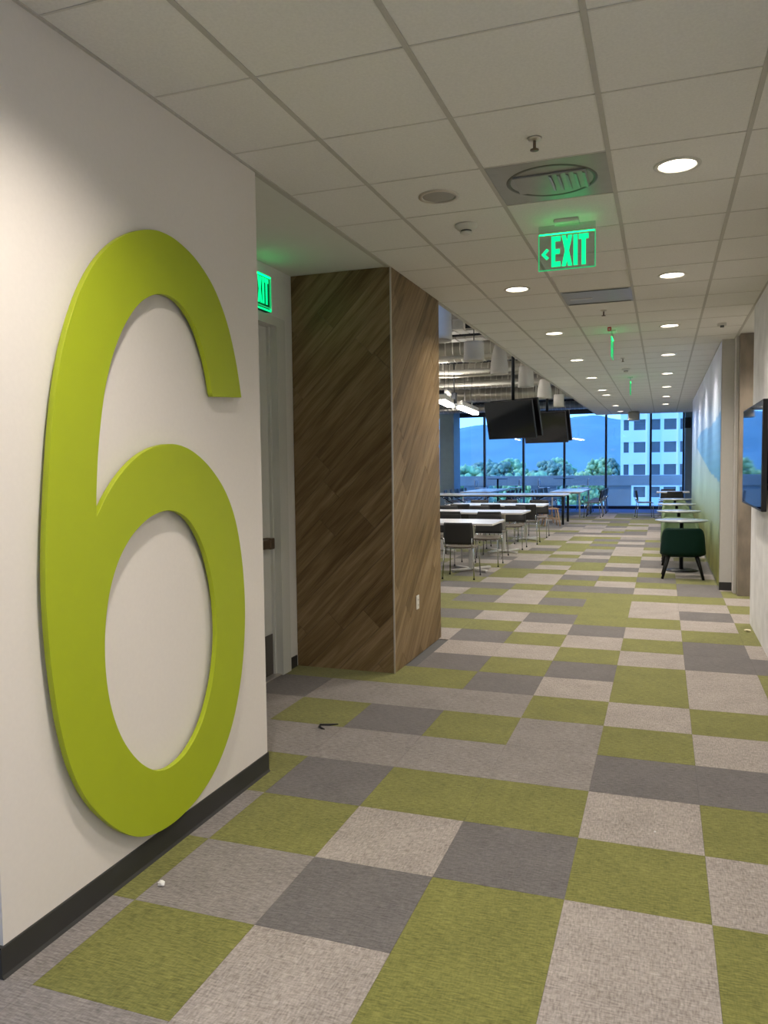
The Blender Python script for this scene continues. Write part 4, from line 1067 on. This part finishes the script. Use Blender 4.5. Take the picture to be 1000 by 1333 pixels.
# trees
def tree(x, y, top, r, mat, seed, label):
    rr = random.Random(seed)
    top -= 0.8
    t = thing('tree', label, 'tree', (x, y, -21), 0, None)
    b = B()
    for k in range(170):
        a = rr.uniform(0, 2 * PI); hgt = rr.random() ** 0.8; q = r * 0.85 * math.sqrt(rr.random()) * math.sin(PI * (0.18 + 0.82 * (1 - hgt) ** 0.8) * 0.62)
        zz = top + 20.6 - 1.7 * r * (1 - hgt)
        tmp = B(); bmesh.ops.create_icosphere(tmp, subdivisions=1, radius=1)
        s_ = r * rr.uniform(0.07, 0.17)
        for v in tmp.verts: v.co = v.co * s_ * rr.uniform(0.6, 1.35)
        for f in tmp.faces: f.smooth = True
        merge(b, tmp, Matrix.Translation((q * math.cos(a), q * math.sin(a), zz)))
    obj('crown', b, mat, t)
    b = B(); tube(b, [(0, 0, 0), (0.2, 0.1, 8), (0, 0, top + 21 - r)], [r * 0.09, r * 0.07, r * 0.04], 8); obj('trunk', b, 'bark', t)
TR = [(-30.2, 100, 1.9, 3.6, 'leaf_c', 'yellow-green tree left of the grey-blue column'), (-23.2, 96, 2.3, 3.6, 'leaf_a', 'bright green tree right of the grey-blue column'),
      (-29.6, 124, 1.7, 4.2, 'leaf_b', 'dark green tree behind the bar table'), (-20.0, 110, 1.1, 3.6, 'leaf_a', 'low green tree over the parapet between two mullions'),
      (-29.5, 150, 2.6, 5.0, 'leaf_b', 'dark tree farther off between the mullions'), (-15.2, 100, 1.4, 3.4, 'leaf_a', 'green tree behind the second bar table'),
      (-22.6, 165, 2.9, 5.5, 'leaf_b', 'tall dark tree in the middle distance'), (-13.6, 122, 0.8, 3.6, 'leaf_b', 'low dark tree beyond the parapet'),
      (-17.6, 142, 2.2, 4.6, 'leaf_b', 'broad dark tree in the distance'), (-10.2, 108, 1.3, 2.8, 'leaf_c', 'yellow-green tree left of the office building'),
      (-11.4, 150, 3.0, 4.2, 'leaf_a', 'green tree a little behind the office building'), (-40, 185, 3.0, 7, 'leaf_b', 'large dark tree at the far left of the view'),
      (-39, 122, 2.2, 5, 'leaf_a', 'green tree outside beyond the column'), (-12.2, 190, 3.6, 5, 'leaf_b', 'dark tree beside the corner of the office building'),
      (-44, 240, 3.6, 8, 'leaf_a', 'far green tree under the hills'), (-28, 228, 3.4, 7.5, 'leaf_a', 'far pale green tree under the hills')]
for i, (x, y, tp, r, m, lb) in enumerate(TR): tree(x, y, tp, r, m, 40 + i, lb)
# mountain ridge
rr = random.Random(2); vs = []; fs = []
NXr, NYr = 90, 14
def ridge_h(x):
    return 84 + 10 * math.sin(x * 0.006 + 1.0) + 5 * math.sin(x * 0.021) + 3 * math.sin(x * 0.057 + 2)
for i in range(NXr + 1):
    x = -900 + i * 1400 / NXr
    for j in range(NYr + 1):
        v = j / NYr; yy = 1150 + 500 * v
        h = -22 + (ridge_h(x) + 22) * (1500 + 0) / 1500 * (math.sin(min(1.0, v / 0.72) * PI / 2) ** 1.25 if v <= 0.72 else 1 - (v - 0.72) * 0.8)
        h += 5 * math.sin(x * 0.03 + v * 9) * v + rr.uniform(-1.5, 1.5) * v
        vs.append((x, yy, h))
for i in range(NXr):
    for j in range(NYr):
        a = i * (NYr + 1) + j; fs.append((a, a + NYr + 1, a + NYr + 2, a + 1))
me = bpy.data.meshes.new('hills'); me.from_pydata(vs, [], fs); me.update(); me.materials.append(MATS['ridge'])
for p_ in me.polygons: p_.use_smooth = True
hills = obj('hills', me, None); hills['kind'] = 'structure'; hills['label'] = 'wooded mountain ridge tinted haze-blue on the horizon'
